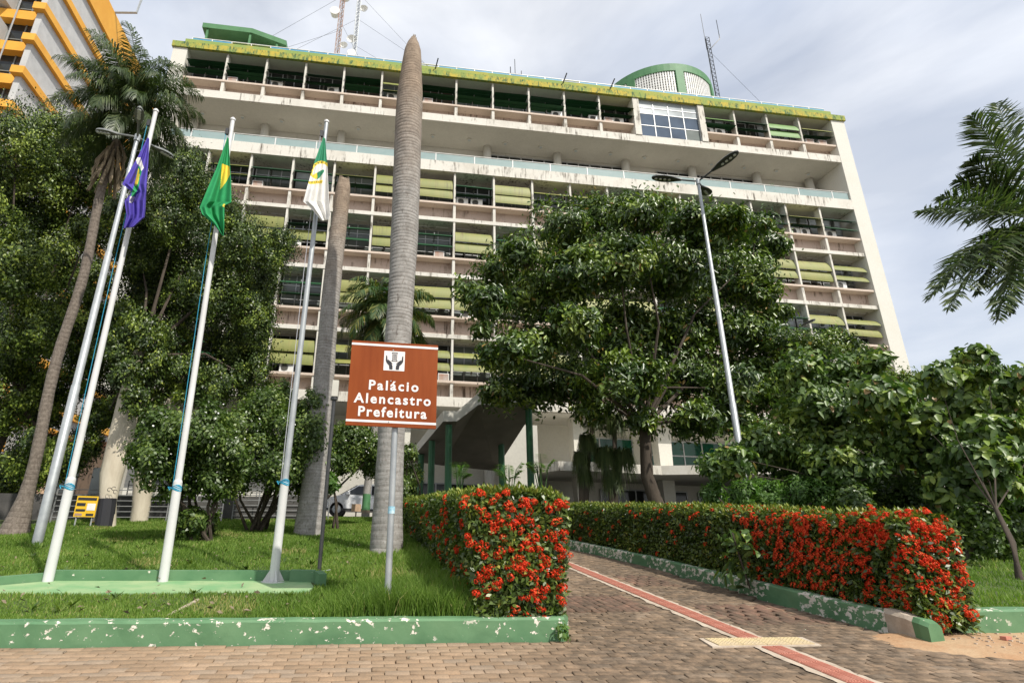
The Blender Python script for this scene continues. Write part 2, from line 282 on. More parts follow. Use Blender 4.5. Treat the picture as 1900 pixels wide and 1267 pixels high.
# ------------------------------------------------------------------ mesh tools
class MB:
    def __init__(s): s.v = []; s.f = []; s.mi = []
    def add(s, vs_, fs, mi=0):
        o = len(s.v); s.v += [tuple(map(float, p)) for p in vs_]
        for f in fs: s.f.append(tuple(i + o for i in f)); s.mi.append(mi)
        return s
    def box(s, x0, x1, y0, y1, z0, z1, mi=0):
        return s.add([(x0, y0, z0), (x1, y0, z0), (x1, y1, z0), (x0, y1, z0), (x0, y0, z1), (x1, y0, z1), (x1, y1, z1), (x0, y1, z1)],
                     [(0, 3, 2, 1), (4, 5, 6, 7), (0, 1, 5, 4), (1, 2, 6, 5), (2, 3, 7, 6), (3, 0, 4, 7)], mi)
    def hexa(s, bot, top, mi=0):
        n = len(bot); fs = [tuple(range(n))[::-1], tuple(range(n, 2 * n))] + [(i, (i + 1) % n, n + (i + 1) % n, n + i) for i in range(n)]
        return s.add(list(bot) + list(top), fs, mi)
    def obox(s, c, ax, ay, az, mi=0):
        c, ax, ay, az = map(np.asarray, (c, ax, ay, az))
        P = [c + i * ax + j * ay + k * az for k in (-1, 1) for i, j in ((-1, -1), (1, -1), (1, 1), (-1, 1))]
        return s.add(P, [(0, 3, 2, 1), (4, 5, 6, 7), (0, 1, 5, 4), (1, 2, 6, 5), (2, 3, 7, 6), (3, 0, 4, 7)], mi)
    def tube(s, pts, rad, seg=8, mi=0, cap=True):
        pts = [np.asarray(p, float) for p in pts]; n = len(pts)
        if not hasattr(rad, '__len__'): rad = [rad] * n
        vs_ = []; up = np.array([0.31, 0.17, 0.93])
        for i in range(n):
            d = pts[min(i + 1, n - 1)] - pts[max(i - 1, 0)]; d = d / (np.linalg.norm(d) + 1e-9)
            a = np.cross(d, up)
            if np.linalg.norm(a) < 0.2: a = np.cross(d, np.array([1., 0, 0.1]))
            a /= np.linalg.norm(a); b = np.cross(a, d)
            for k in range(seg):
                t = 2 * math.pi * k / seg; vs_.append(pts[i] + rad[i] * (math.cos(t) * a + math.sin(t) * b))
        fs = [(i * seg + k, i * seg + (k + 1) % seg, (i + 1) * seg + (k + 1) % seg, (i + 1) * seg + k) for i in range(n - 1) for k in range(seg)]
        s.add(vs_, fs, mi)
        if cap: s.add(vs_[:seg], [tuple(range(seg))[::-1]], mi); s.add(vs_[-seg:], [tuple(range(seg))], mi)
        return s
    def cyl(s, c, r, z0, z1, seg=20, r2=None, mi=0):
        r2 = r if r2 is None else r2
        a = [(c[0] + r * math.cos(2 * math.pi * k / seg), c[1] + r * math.sin(2 * math.pi * k / seg), z0) for k in range(seg)]
        b = [(c[0] + r2 * math.cos(2 * math.pi * k / seg), c[1] + r2 * math.sin(2 * math.pi * k / seg), z1) for k in range(seg)]
        return s.hexa(a, b, mi)
    def mesh(s, name, mats, smooth=False):
        me = bpy.data.meshes.new(name); me.from_pydata(s.v, [], s.f)
        for mm in (mats if isinstance(mats, (list, tuple)) else [mats]): me.materials.append(M[mm] if isinstance(mm, str) else mm)
        if any(s.mi): me.polygons.foreach_set('material_index', s.mi)
        if smooth: me.polygons.foreach_set('use_smooth', [True] * len(s.f))
        me.update(); return me
    def build(s, name, mats, parent=None, smooth=False):
        return link(name, s.mesh(name, mats, smooth), parent)
LOC = {}
def link(name, me, parent=None, loc=None, rot=None):
    o = bpy.data.objects.new(name, me); col.objects.link(o)
    if loc is not None: o.location = loc
    if rot is not None: o.rotation_euler = rot
    if parent is not None:
        o.parent = parent
        if parent.name in LOC: o.matrix_parent_inverse = Matrix.Translation(-Vector(LOC[parent.name]))
    return o
def tag(o, label=None, cat=None, group=None, kind=None):
    if label: o['label'] = label
    if cat: o['category'] = cat
    if group: o['group'] = group
    if kind: o['kind'] = kind
    return o
def thing(name, label, cat, loc=(0, 0, 0), group=None):
    o = bpy.data.objects.new(name, None); col.objects.link(o); o.location = tuple(map(float, loc)); o.empty_display_size = 0.3
    LOC[o.name] = tuple(map(float, loc)); return tag(o, label, cat, group)
def npmesh(name, V, F, matname, tint=None, smooth=False):
    """big meshes from arrays; F is (n,3) or (n,4)"""
    me = bpy.data.meshes.new(name); V = np.ascontiguousarray(V, np.float32).reshape(-1, 3); F = np.ascontiguousarray(F, np.int32); k = F.shape[1]
    me.vertices.add(len(V)); me.vertices.foreach_set('co', V.ravel())
    me.loops.add(F.size); me.loops.foreach_set('vertex_index', F.ravel())
    me.polygons.add(len(F)); me.polygons.foreach_set('loop_start', np.arange(0, F.size, k, dtype=np.int32))
    try: me.polygons.foreach_set('loop_total', np.full(len(F), k, np.int32))
    except Exception: pass
    if smooth: me.polygons.foreach_set('use_smooth', np.ones(len(F), bool))
    me.materials.append(M[matname] if isinstance(matname, str) else matname)
    if tint is not None:
        a = me.attributes.new('tint', 'FLOAT', 'FACE'); a.data.foreach_set('value', np.ascontiguousarray(tint, np.float32))
    me.update(calc_edges=True); me.validate(); return me
def poly_in(px, py, poly):
    c = False; n = len(poly)
    for i in range(n):
        x1, y1 = poly[i]; x2, y2 = poly[(i + 1) % n]
        if (y1 > py) != (y2 > py) and px < (x2 - x1) * (py - y1) / (y2 - y1) + x1: c = not c
    return c
# ================================================================== GROUND
def sheet(name, xs, ys, dz, matname, jitter=0.0, kind='structure'):
    X, Y = np.meshgrid(np.asarray(xs, float), np.asarray(ys, float)); Z = gz(X, Y) + dz
    if jitter: Z = Z + nr.normal(0, jitter, Z.shape)
    V = np.stack([X, Y, Z], -1).reshape(-1, 3); nx = len(xs)
    F = np.array([(j * nx + i, j * nx + i + 1, (j + 1) * nx + i + 1, (j + 1) * nx + i) for j in range(len(ys) - 1) for i in range(nx - 1)])
    o = link(name, npmesh(name, V, F, matname, smooth=True)); return tag(o, kind=kind)
sheet('ground', [-900, -300, -120, -40, -20, 0, 20, 40, 120, 300, 900], [-600, -200, -60, -20, 0, 10, 22, 26, 30, 36, 60, 150, 400, 1500], -0.09, 'ground')
sheet('lawn', np.linspace(-16, 1.96, 40), np.linspace(6.1, 24.6, 44), LAWN, 'turf', 0.006)
sheet('side_lawn', np.linspace(6.55, 30, 40), np.linspace(6.1, 26, 40), LAWN, 'turf', 0.006)
bed = sheet('hedge_bed', np.linspace(5.72, 6.58, 5), np.linspace(5.9, 13.5, 26), 0.10, 'soil', 0.01)
for v in bed.data.vertices:
    if v.co.y < 6.3: v.co.z -= .13 * (6.3 - v.co.y) / .4
sheet('driveway', np.linspace(-40, 60, 20), np.linspace(24.6, 60, 14), LAWN + 0.0, 'asphalt')

# pavement: sand bed, single pavers near the camera, the rest joined
pav = sheet('pavement', np.linspace(-14, 14, 12), [-6, -2, 2, 4, 5, 6.02], -0.035, 'sand')
path = sheet('path', np.linspace(2.0, 5.75, 6), np.linspace(6.02, 25, 24), -0.035, 'sand')
RX, RY = math.atan(0.094), -math.atan(0.015)
def paver_arrays(w, d, h=0.03):
    b = 0.0035
    V = []
    for z, i in ((-h, 0), (-b, 0), (0, b)):
        V += [(-w / 2 + i, -d / 2 + i, z), (w / 2 - i, -d / 2 + i, z), (w / 2 - i, d / 2 - i, z), (-w / 2 + i, d / 2 - i, z)]
    F = [(8, 9, 10, 11)]
    for r in (0, 4): F += [(r + k, r + (k + 1) % 4, r + 4 + (k + 1) % 4, r + 4 + k) for k in range(4)]
    return np.array(V), np.array(F)
PV, PF = paver_arrays(0.194, 0.0945)
PVr, PFr = paver_arrays(0.0945, 0.194)
def in_red(x, y):                       # relaid patches of red pavers
    return (2.47 < x < 3.43 and 7.27 < y < 8.08) or (4.29 < x < 5.18 and 6.62 < y < 7.43) or (2.72 < x < 3.18 and 10.27 < y < 11.33) or (4.29 < x < 4.78 and 9.07 < y < 9.83)
STRIP_X0, STRIP_X1 = 3.775, 3.985
cells = []
row = 0; y = 3.9
while y < 17.5:
    off = 0.1 if row % 2 else 0.0
    x0, x1 = (-7.5, 11.5) if y < 5.93 else (2.1, 5.45 - max(0, y - 12) * 0.14)
    x = x0 + off
    while x < x1:
        dirt_here = x > 5.75 + 0.5 * math.sin(y * 3) + max(0, (5.2 - y)) * 2.2
        if not dirt_here and not in_red(x, y): cells.append((x, y, rnd.random() * 0.8, 0))
        x += 0.2
    y += 0.1; row += 1
for (a, b_, c_, d_) in ((2.35, 3.55, 7.2, 8.15), (4.17, 5.3, 6.55, 7.5), (2.6, 3.3, 10.2, 11.4), (4.17, 4.9, 9.0, 9.9)):
    y = c_ + 0.1; k = 0
    while y < d_:
        x = a + 0.05 + (0.0)
        while x < b_:
            cells.append((x, y + (0.1 if k % 2 else 0), 0.84 + 0.16 * rnd.random(), 1)); x += 0.1; k += 1
        y += 0.2
variants = [npmesh('paver', PV, PF, 'paver', np.full(len(PF), t)) for t in np.linspace(0.02, 0.78, 9)]
def paver_rank(c):
    d = np.array([c[0], c[1], gz(c[0], c[1])]) - CAM; z = d @ FW; px_ = PX + FPX * (d @ RT) / z; py_ = PY - FPX * (d @ UP) / z
    return (0 if (-20 < px_ < 1920 and py_ < 1275) else 1, -py_)
cells.sort(key=paver_rank)
for (x, y, t, o_) in cells[:300]:
    p = link('paver', variants[int(t / 0.8 * 8.99)], pav, (x + rnd.uniform(-.003, .003), y + rnd.uniform(-.003, .003), float(gz(x, y)) + rnd.uniform(-.006, .003)), (RX + rnd.gauss(0, .012), RY + rnd.gauss(0, .01), rnd.uniform(-.014, .014)))
rest = cells[300:]
VV = []; FF = []; TT = []
for k, (x, y, t, o_) in enumerate(rest):
    V0 = (PVr if o_ else PV).copy(); a = rnd.uniform(-.012, .012); c_, s_ = math.cos(a), math.sin(a)
    V0 = np.stack([V0[:, 0] * c_ - V0[:, 1] * s_ + x, V0[:, 0] * s_ + V0[:, 1] * c_ + y, V0[:, 2] + rnd.uniform(-.006, .003) + .006 * o_ + V0[:, 0] * rnd.gauss(0, .01) + V0[:, 1] * rnd.gauss(0, .012)], 1)
    V0[:, 2] += gz(V0[:, 0], V0[:, 1]); VV.append(V0); FF.append(PF + 12 * k); TT.append(np.full(len(PF), t))
tag(link('paver_field', npmesh('paver_field', np.concatenate(VV), np.concatenate(FF), 'paver', np.concatenate(TT)), pav), kind='stuff')

# tactile guide: two rows of ribbed red tiles on a mortar bed, crossed by yellow warning tiles
ys = np.linspace(3.9, 17.5, 170); V = []
for y in ys: V += [(x, y, float(gz(x, y)) + .006) for x in (STRIP_X0 - .07 + nr.normal(0, .014), STRIP_X0, STRIP_X1, STRIP_X1 + .07 + nr.normal(0, .014))]
ts = tag(link('tactile_strip', npmesh('tactile_strip', np.array(V), np.array([(j * 4 + i, j * 4 + i + 1, j * 4 + i + 5, j * 4 + i + 4) for j in range(169) for i in range(3)]), 'mortar')), kind='structure')
tb = MB(); tb.box(-0.050, 0.050, -0.122, 0.122, -0.02, 0.006)
for k in range(4): tb.box(-0.042 + k * 0.024, -0.030 + k * 0.024, -0.118, 0.118, 0.006, 0.011)
tile_me = tb.mesh('red_tile', 'tile_red')
y = 4.02
while y < 17:
    if not 5.62 < y < 6.0:
        for x in (STRIP_X0 + 0.052, STRIP_X1 - 0.052):
            link('red_tile', tile_me, ts, (x, y, float(gz(x, y)) + 0.008 + rnd.uniform(-.001, .001)), (RX, RY, rnd.uniform(-.008, .008)))
    y += 0.25
wb = MB(); wb.box(-0.122, 0.122, -0.122, 0.122, -0.02, 0.006)
for i in range(6):
    for j in range(6): wb.cyl((-0.1 + i * 0.04, -0.1 + j * 0.04), 0.012, 0.006, 0.011, 6, 0.008)
warn_me = wb.mesh('warning_tile', 'tile_yellow')
wbed = MB(); c = [(3.30, 5.67), (4.42, 5.67), (4.46, 5.97), (3.34, 5.97)]
wbed.hexa([(x, y, float(gz(x, y)) - 0.03) for x, y in c], [(x, y, float(gz(x, y)) + 0.010) for x, y in c]); wbed.build('mortar_bed', 'mortar', ts)
for k in range(4):
    x = 3.505 + k * 0.25; link('warning_tile', warn_me, ts, (x, 5.82, float(gz(x, 5.82)) + 0.012), (RX, RY, 0))

# dirt trodden bare at the right
xs = np.linspace(4.4, 14, 46); ys = np.linspace(4.2, 6.1, 22)
X, Y = np.meshgrid(xs, ys); edge = 5.75 + 0.5 * np.sin(Y * 3) + np.maximum(0, 5.2 - Y) * 2.2
Z = gz(X, Y) + np.clip((X - edge) * 0.06, -0.05, 0.015) + nr.normal(0, 0.003, X.shape)
V = np.stack([X, Y, Z], -1).reshape(-1, 3); nx = len(xs)
F = np.array([(j * nx + i, j * nx + i + 1, (j + 1) * nx + i + 1, (j + 1) * nx + i) for j in range(len(ys) - 1) for i in range(nx - 1)])
dirt = tag(link('dirt_patch', npmesh('dirt_patch', V, F, 'dirt', smooth=True)), kind='structure')
pb = MB()
for k in range(120):
    x = rnd.uniform(5.9, 8.5); y = rnd.uniform(5.0, 6.0); r = rnd.uniform(0.004, 0.014); z = float(gz(x, y)) + 0.018
    pb.obox((x, y, z), (r, r * .3, 0), (-r * .3, r, 0), (0, 0, r * .6))
tag(pb.build('pebbles', 'mortar', dirt), kind='stuff')
for k, (x, y) in enumerate(((6.55, 5.75), (6.9, 5.55))): b = MB(); b.obox((x, y, float(gz(x, y)) + .03), (.045, .01, 0), (-.008, .025, 0), (0, 0, .018)); b.build('brick_shard', 'tile_red', dirt)

# curbs
def curb(name, pts, w, h, matname, label, z0=-0.05):
    """extruded strip with slightly uneven edges; pts = plan line of its front edge"""
    P = []
    for (a, b_) in zip(pts[:-1], pts[1:]):
        n = max(2, int(math.hypot(b_[0] - a[0], b_[1] - a[1]) / 0.16))
        P += [(a[0] + (b_[0] - a[0]) * i / n, a[1] + (b_[1] - a[1]) * i / n) for i in range(n)]
    P.append(pts[-1]); P = [np.array(p) for p in P]; rings = []
    for i, p in enumerate(P):
        d = P[min(i + 1, len(P) - 1)] - P[max(i - 1, 0)]; d = d / np.linalg.norm(d); nrm = np.array([-d[1], d[0]])
        ring = []
        for (o_, z) in ((0, z0), (0, h - 0.02), (0.018, h), (w - 0.018, h), (w, h - 0.02), (w, z0)):
            j = rnd.uniform(-.006, .006) if z > 0 else 0
            q = p + nrm * (o_ + j); ring.append((q[0], q[1], float(gz(q[0], q[1])) + z + (rnd.uniform(-.004, .004) if z > 0 else 0)))
        rings.append(ring)
    b = MB(); n = 6; V = [v for r_ in rings for v in r_]
    F = [(i * n + k, i * n + k + 1, (i + 1) * n + k + 1, (i + 1) * n + k) for i in range(len(rings) - 1) for k in range(n - 1)]
    F += [tuple(range(n))[::-1], tuple(range((len(rings) - 1) * n, len(rings) * n))]
    b.add(V, [f[::-1] for f in F]); o = b.build(name, matname); o.data.attributes.new('edge', 'FLOAT', 'POINT').data.foreach_set('value', [(0.45, 1.0, 1.0, 0.5, 0.5, 0.0)[k % 6] for k in range(len(V))]); return tag(o, label, 'curb')
curb('lawn_curb', [(-14, 5.96), (1.98, 6.0)], 0.14, 0.195, 'curb', 'green painted curb with peeling white chips edging the flagpole lawn')
curb('hedge_curb', [(2.06, 6.14), (2.06, 9), (2.0, 13), (1.7, 18)], 0.13, 0.19, 'curb', 'green curb running along the foot of the shorter hedge beside the path')
rc = [(4.3, 17.0), (4.9, 14.2), (5.36, 11.2), (5.5, 8.3), (5.66, 6.22)]
curb('path_curb', rc, 0.15, 0.195, 'curb_old', 'worn green and bare concrete curb under the long red-flowered hedge')
curb('side_curb', [(6.35, 6.02), (14, 6.06)], 0.16, 0.24, 'curb', 'green curb at the edge of the shaded lawn behind the bare dirt')
# broken end block of the path curb
b = MB(); e0 = np.array([5.66, 6.23]); e1 = np.array([5.64, 5.70]); rings = []
for i in range(7):
    t = i / 6; p = e0 + (e1 - e0) * t; h = 0.215 - 0.035 * t ** 3; w = 0.21 + 0.03 * math.sin(t * 9)
    rings.append([(p[0] + dx * w + rnd.uniform(-.012, .012), p[1] + dx * 0.06, float(gz(p[0], p[1])) + dz * h + rnd.uniform(-.008, .008)) for dx, dz in ((0, -.3), (0.0, 0.8), (0.15, 1.0), (0.8, 1.0), (1.0, 0.75), (1.0, -.3))])
V = [v for r_ in rings for v in r_]; n = 6
F = [(i * n + k, i * n + (k + 1) % n, (i + 1) * n + (k + 1) % n, (i + 1) * n + k) for i in range(6) for k in range(n)] + [tuple(range(n)), tuple(range(36, 42))[::-1]]
b.add(V, F); b.mi = [0 if i < 4 * 6 else 1 for i in range(len(b.f))]; b.mi[-2] = 0; tag(b.build('curb_block', ['mortar', 'curb']), 'chipped loose end block finishing the worn curb next to the dirt', 'curb block')

# flag plinth sunk into the lawn
pl = thing('flag_plinth', 'low green painted concrete plinth carrying the three flagpoles', 'plinth', (-2.4, 7.9, gz(-2.4, 7.9)))
out_ = [(-4.95, 7.42), (-0.82, 7.47), (-0.66, 7.6), (-0.62, 7.8), (-0.72, 8.3), (-3.95, 8.29)]
b = MB(); b.hexa([(x, y, float(gz(x, y)) + LAWN - 0.15) for x, y in out_], [(x, y, float(gz(x, y)) + LAWN + 0.012) for x, y in out_]); b.build('slab', 'slabgreen', pl)
def low_wall(name, pts, w, h, parent, matname='curb'):
    b = MB()
    for (x0, y0), (x1, y1) in zip(pts[:-1], pts[1:]):
        n = max(1, int(math.hypot(x1 - x0, y1 - y0) / 0.3)); d = np.array([x1 - x0, y1 - y0]); d = d / np.linalg.norm(d); nn = np.array([-d[1], d[0]]) * w
        for i in range(n):
            a = (x0 + (x1 - x0) * i / n, y0 + (y1 - y0) * i / n); e = (x0 + (x1 - x0) * (i + 1) / n, y0 + (y1 - y0) * (i + 1) / n)
            q = [a, e, (e[0] + nn[0], e[1] + nn[1]), (a[0] + nn[0], a[1] + nn[1])]
            b.hexa([(x, y, float(gz(x, y)) + LAWN - 0.1) for x, y in q], [(x, y, float(gz(x, y)) + LAWN + h) for x, y in q])
    return b.build(name, matname, parent)
low_wall('back_rim', [(-3.97, 8.29), (-0.98, 8.30)], 0.10, 0.13, pl)
low_wall('side_rim', [(-5.0, 7.42), (-3.99, 8.27)], 0.10, 0.10, pl)
low_wall('end_rim', [(-0.98, 8.22), (-0.66, 8.20), (-0.58, 7.9)], 0.10, 0.15, pl)
# concrete joint lines lying in the grass
for nm, a, e in (('edging_strip', (-1.84, 6.25), (-1.78, 7.05)), ('edging_strip', (-4.4, 6.6), (-4.05, 7.3))):
    b = MB(); q = [(a[0] - .02, a[1]), (a[0] + .02, a[1]), (e[0] + .02, e[1]), (e[0] - .02, e[1])]
    b.hexa([(x, y, float(gz(x, y)) + LAWN - .05) for x, y in q], [(x, y, float(gz(x, y)) + LAWN + .022) for x, y in q])
    tag(b.build(nm, 'mortar'), 'narrow concrete edging strip lying flush in the grass ' + ('in front of the middle flagpole' if a[0] > -3 else 'in front of the blue-flag pole'), 'edging')
# ================================================================== TOWN HALL
BW = 2.7; F0 = 32.35; X0 = -14.478; X1 = X0 + 18 * BW
ZT = 31.13; ROW = [22.93, 18.83, 14.74, 10.62]
hall = thing('town_hall', 'long eight storey town hall with green louvers and rust streaked white ledges', 'building', (10, F0, 2.6))
def part(name, b, mats, parent=hall, smooth=False): return b.build(name, mats, parent, smooth)
# core volume and end walls
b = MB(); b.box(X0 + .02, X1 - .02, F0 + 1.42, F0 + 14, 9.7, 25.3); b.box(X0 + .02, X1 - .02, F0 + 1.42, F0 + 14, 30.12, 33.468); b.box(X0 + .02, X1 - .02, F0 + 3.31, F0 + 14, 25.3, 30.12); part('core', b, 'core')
for nm, xa, xb, zb_ in (('end_wall', X0 - 0.95, X0, 9.0), ('end_wall', X1, X1 + 1.12, 2.3)):
    b = MB(); b.box(xa, xb, F0 - 0.12, F0 + 14.2, zb_, 33.46); part(nm, b, 'clean_white')
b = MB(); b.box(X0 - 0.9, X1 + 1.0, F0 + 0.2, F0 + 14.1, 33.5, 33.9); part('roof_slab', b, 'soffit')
# fascia tiers
b = MB(); b.box(X0 - 1.05, X1 + 1.2, F0 - 0.24, F0 - 0.03, 33.461, 33.93); b.box(X0 - 1.05, X0 - .05, F0 - .03, F0 + 1.2, 33.462, 33.93); b.box(X1 + .05, X1 + 1.2, F0 - .03, F0 + 1.2, 33.462, 33.93); part('fascia', b, 'fascia')
b = MB(); b.box(X0 - 0.25, X1 + 0.1, F0 - 0.19, F0 + 0.5, 33.931, 34.24); part('upper_fascia', b, 'fascia2')
b = MB(); b.box(X0 - .05, X1 + .05, F0 - 0.03, F0 + 1.40, 33.47, 33.499); part('top_soffit', b, 'soffit')
# roof edge rail with blue infill
seg = []
nseg = 36
for k in range(nseg):
    xa = X0 + 0.2 + k * (18 * BW - 0.6) / nseg; xb = xa + (18 * BW - 0.6) / nseg
    if (k % 9) not in (2, 3) or k > 20:
        b = MB(); b.box(xa + .04, xb - .04, F0 - 0.185, F0 - 0.16, 34.241, 34.36); part('blue_infill', b, 'blue_strip')
    b = MB(); b.box(xa - .03, xa + .03, F0 - 0.20, F0 - 0.13, 34.241, 34.385); part('rail_post', b, 'white_metal')
b = MB(); b.box(X0 + .2, X1 - .4, F0 - 0.205, F0 - .12, 34.386, 34.43); part('roof_rail', b, 'white_metal')

fin = MB(); fin.box(-0.065, 0.065, 0, 0.5, 0, 1)          # scaled in z per use
def fin_mesh(h, w=0.13, d=0.5): b = MB(); b.box(-w / 2, w / 2, 0, d, 0, h); return b.mesh('mullion', 'white_conc')
def louver_mesh(ma, w=BW - 0.2, chord=0.80):
    """curved sheet hinged on its long axis, outside face first, underside second"""
    b = MB(); n = 6; P = []
    for i in range(n + 1):
        t = i / n; z = (0.5 - t) * chord; y = -0.055 * math.sin(math.pi * t) ** 0.8
        P.append((y, z))
    for s_ in (0, 1):
        V = []; 
        for (y, z) in P: V += [(-w / 2, y + s_ * 0.025, z), (w / 2, y + s_ * 0.025, z)]
        fs = [(2 * i, 2 * i + 2, 2 * i + 3, 2 * i + 1) for i in range(n)]
        b.add(V, fs if s_ == 0 else [f[::-1] for f in fs], s_)
    for x in (-w / 2, w / 2):
        V = [(x, y, z) for y, z in P] + [(x, P[0][0] + .0, P[0][1]), (x, P[-1][0], P[-1][1])]
        b.add([(x, y, z) for y, z in P], [tuple(range(n + 1))], 0)
    b.box(-w / 2, w / 2, 0.03, 0.07, -0.02, 0.02, 1)
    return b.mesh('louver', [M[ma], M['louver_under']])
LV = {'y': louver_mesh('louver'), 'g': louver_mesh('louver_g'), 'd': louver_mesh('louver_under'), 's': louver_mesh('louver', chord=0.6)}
BR = MB(); BR.box(-0.03, 0.03, 0.02, 0.32, -0.30, 0.30); BR_ME = BR.mesh('louver_bracket', 'frame_dark')
# window unit (per bay) : frame and glass
def window_meshes(h):
    fr = MB(); w = BW - 0.14
    for x in (-w / 2 + .03, -w / 6, w / 6, w / 2 - .03): fr.box(x - .03, x + .03, -0.03, 0.03, 0, h)
    for z in (0.03, h * 0.36, h * 0.72, h - .03): fr.box(-w / 2, w / 2, -0.028, 0.028, z - .03, z + .03)
    return fr.mesh('window', 'frame')
WIN = {}; GL = {}
def add_window(x, z, h, glass):
    k = round(h, 2)
    if k not in WIN: WIN[k] = window_meshes(h)
    if (k, glass) not in GL:
        g = MB(); g.box(-BW / 2 + .08, BW / 2 - .08, 0.0, 0.02, 0.02, h - 0.02); GL[(k, glass)] = g.mesh('glass', glass)
    wn = link('window', WIN[k], hall, (x, F0 + 1.25, z))
    link('glass', GL[(k, glass)], wn, (0, 0.015, 0))
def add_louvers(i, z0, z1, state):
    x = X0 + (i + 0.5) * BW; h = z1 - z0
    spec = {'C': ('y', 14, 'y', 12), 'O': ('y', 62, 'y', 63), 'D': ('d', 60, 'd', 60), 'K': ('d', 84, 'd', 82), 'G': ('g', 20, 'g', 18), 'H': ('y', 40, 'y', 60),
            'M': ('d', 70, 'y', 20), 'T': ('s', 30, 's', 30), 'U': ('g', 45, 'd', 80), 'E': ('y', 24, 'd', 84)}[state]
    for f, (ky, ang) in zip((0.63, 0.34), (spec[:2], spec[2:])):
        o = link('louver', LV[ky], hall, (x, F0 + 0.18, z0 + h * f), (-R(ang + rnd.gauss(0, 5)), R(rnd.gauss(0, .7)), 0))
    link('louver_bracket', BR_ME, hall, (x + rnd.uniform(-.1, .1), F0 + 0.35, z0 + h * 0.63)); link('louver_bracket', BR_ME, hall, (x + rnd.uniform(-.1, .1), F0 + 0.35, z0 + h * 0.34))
glasses = ['glass_dark', 'glass_grey', 'glass_grey', 'glass_brown', 'glass_dark', 'glass_pale', 'glass_grey']

# ---- top floor
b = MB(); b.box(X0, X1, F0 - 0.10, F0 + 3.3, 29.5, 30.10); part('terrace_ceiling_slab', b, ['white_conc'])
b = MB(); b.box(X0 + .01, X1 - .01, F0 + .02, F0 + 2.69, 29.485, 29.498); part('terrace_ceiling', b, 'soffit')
for xa, xb in ((X0, X0 + 12 * BW - .13), (X0 + 14 * BW + .13, X1)): b = MB(); b.box(xa, xb, F0 - 0.05, F0 + 0.62, 30.99, 31.13); part('sill_ledge', b, 'sill')
for xa, xb in ((X0, X0 + 12 * BW), (X0 + 14 * BW, X1)): b = MB(); b.box(xa, xb, F0 + 0.62, F0 + 1.4, 30.101, 31.06); part('spandrel', b, 'pink')
small = fin_mesh(0.885, 0.2, 0.5); tall = fin_mesh(33.468 - ZT, 0.13, 0.5)
TOP = 'KKDDKHKKKKKO..UDGH'
for i in range(19):
    x = X0 + i * BW
    if 0 < i < 18 and i not in (12, 13, 14):
        link('mullion', tall, hall, (x, F0 + .01, ZT)); link('spandrel_fin', small, hall, (x, F0 + .01, 30.103))
for i in range(18):
    if i in (12, 13): continue
    add_louvers(i, ZT, 33.4, TOP[i]); add_window(X0 + (i + .5) * BW, ZT + .02, 33.44 - ZT, glasses[rnd.randrange(7)])
# glazed bay between two pillars
for k, i in enumerate((12, 14)):
    x = X0 + i * BW + (0.1 if k == 0 else -0.1); b = MB(); b.box(x - .24, x + .24, F0 - 0.16, F0 + 0.7, 30.101, 33.459); part('pillar', b, 'white_conc')
xa, xb = X0 + 12 * BW + .345, X0 + 14 * BW - .345; zz = [30.12, 31.15, 32.25, 32.8, 33.44]
fb = MB()
for k in range(5): x = xa + (xb - xa) * k / 4; fb.box(x - .035, x + .035, F0 + .0, F0 + .08, 30.101, 33.459)
for z in zz: fb.box(xa, xb, F0 + .003, F0 + .077, z - .03 if z > 30.2 else 30.101, z + .03 if z < 33.4 else 33.458)
part('bay_window_frame', fb, 'frame')
for r_ in range(4):
    for k in range(4):
        a = xa + (xb - xa) * k / 4 + .035; e = xa + (xb - xa) * (k + 1) / 4 - .035
        pn = MB(); pn.box(a, e, F0 + .03, F0 + .045, zz[r_] + .03, zz[r_ + 1] - .03)
        part('pane', pn, ['glass_blue', 'glass_blue', 'glass_pale', 'glass_pale'][r_] if not (r_ == 0 and k == 3) else 'glass_grey')
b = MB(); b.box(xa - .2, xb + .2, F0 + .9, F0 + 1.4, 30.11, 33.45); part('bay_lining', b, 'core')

# ---- terrace floor
b = MB(); b.box(X0, X1, F0 - 0.14, F0 + 3.3, 25.31, 26.13); part('terrace_slab', b, 'white_conc')
b = MB(); b.box(X0, X1, F0 + 2.7, F0 + 3.29, 26.131, 29.48); part('terrace_back_wall', b, 'soffit')
post = MB(); post.box(-.03, .03, -.03, .03, 0, 0.70); post_me = post.mesh('rail_post', 'white_metal')
pan = MB(); pan.box(-BW / 2 + .04, BW / 2 - .04, -.008, .008, 0.03, 0.655); pan_me = pan.mesh('glass_panel', 'frosted')
for i in range(19):
    x = X0 + (i + .5) * BW
    if i < 18: link('rail_post', post_me, hall, (x, F0 + .02, 26.131))
    if 0 < i < 18: link('glass_panel', pan_me, hall, (x - BW / 2, F0 + .02, 26.131))
hp = MB(); hp.box(-BW / 4 + .04, BW / 4 - .04, -.008, .008, 0.03, 0.655); hp_me = hp.mesh('glass_panel', 'frosted')
for x in (X0 + BW / 4, X1 - BW / 4): link('glass_panel', hp_me, hall, (x, F0 + .02, 26.131))
b = MB(); b.box(X0, X1, F0 - .015, F0 + .055, 26.832, 26.862); part('handrail', b, 'white_metal')
cb = MB(); cb.cyl((0, 0), 0.30, 0, 3.35, 24); col_me = cb.mesh('column', 'clean_white', True)
for p in col_me.polygons: p.use_smooth = len(p.vertices) == 4
for k in range(10): link('column', col_me, hall, (min(max(X0 + 2 * k * BW, X0 + .45), X1 - .9), F0 + 2.22, 26.132))
lb = MB(); lb.cyl((0, 0), 0.17, -0.09, 0.0, 16); lb.cyl((0, 0), 0.11, -0.10, -0.091, 12, mi=1); lamp_me = lb.mesh('ceiling_lamp', ['soffit', 'glass_pale'])
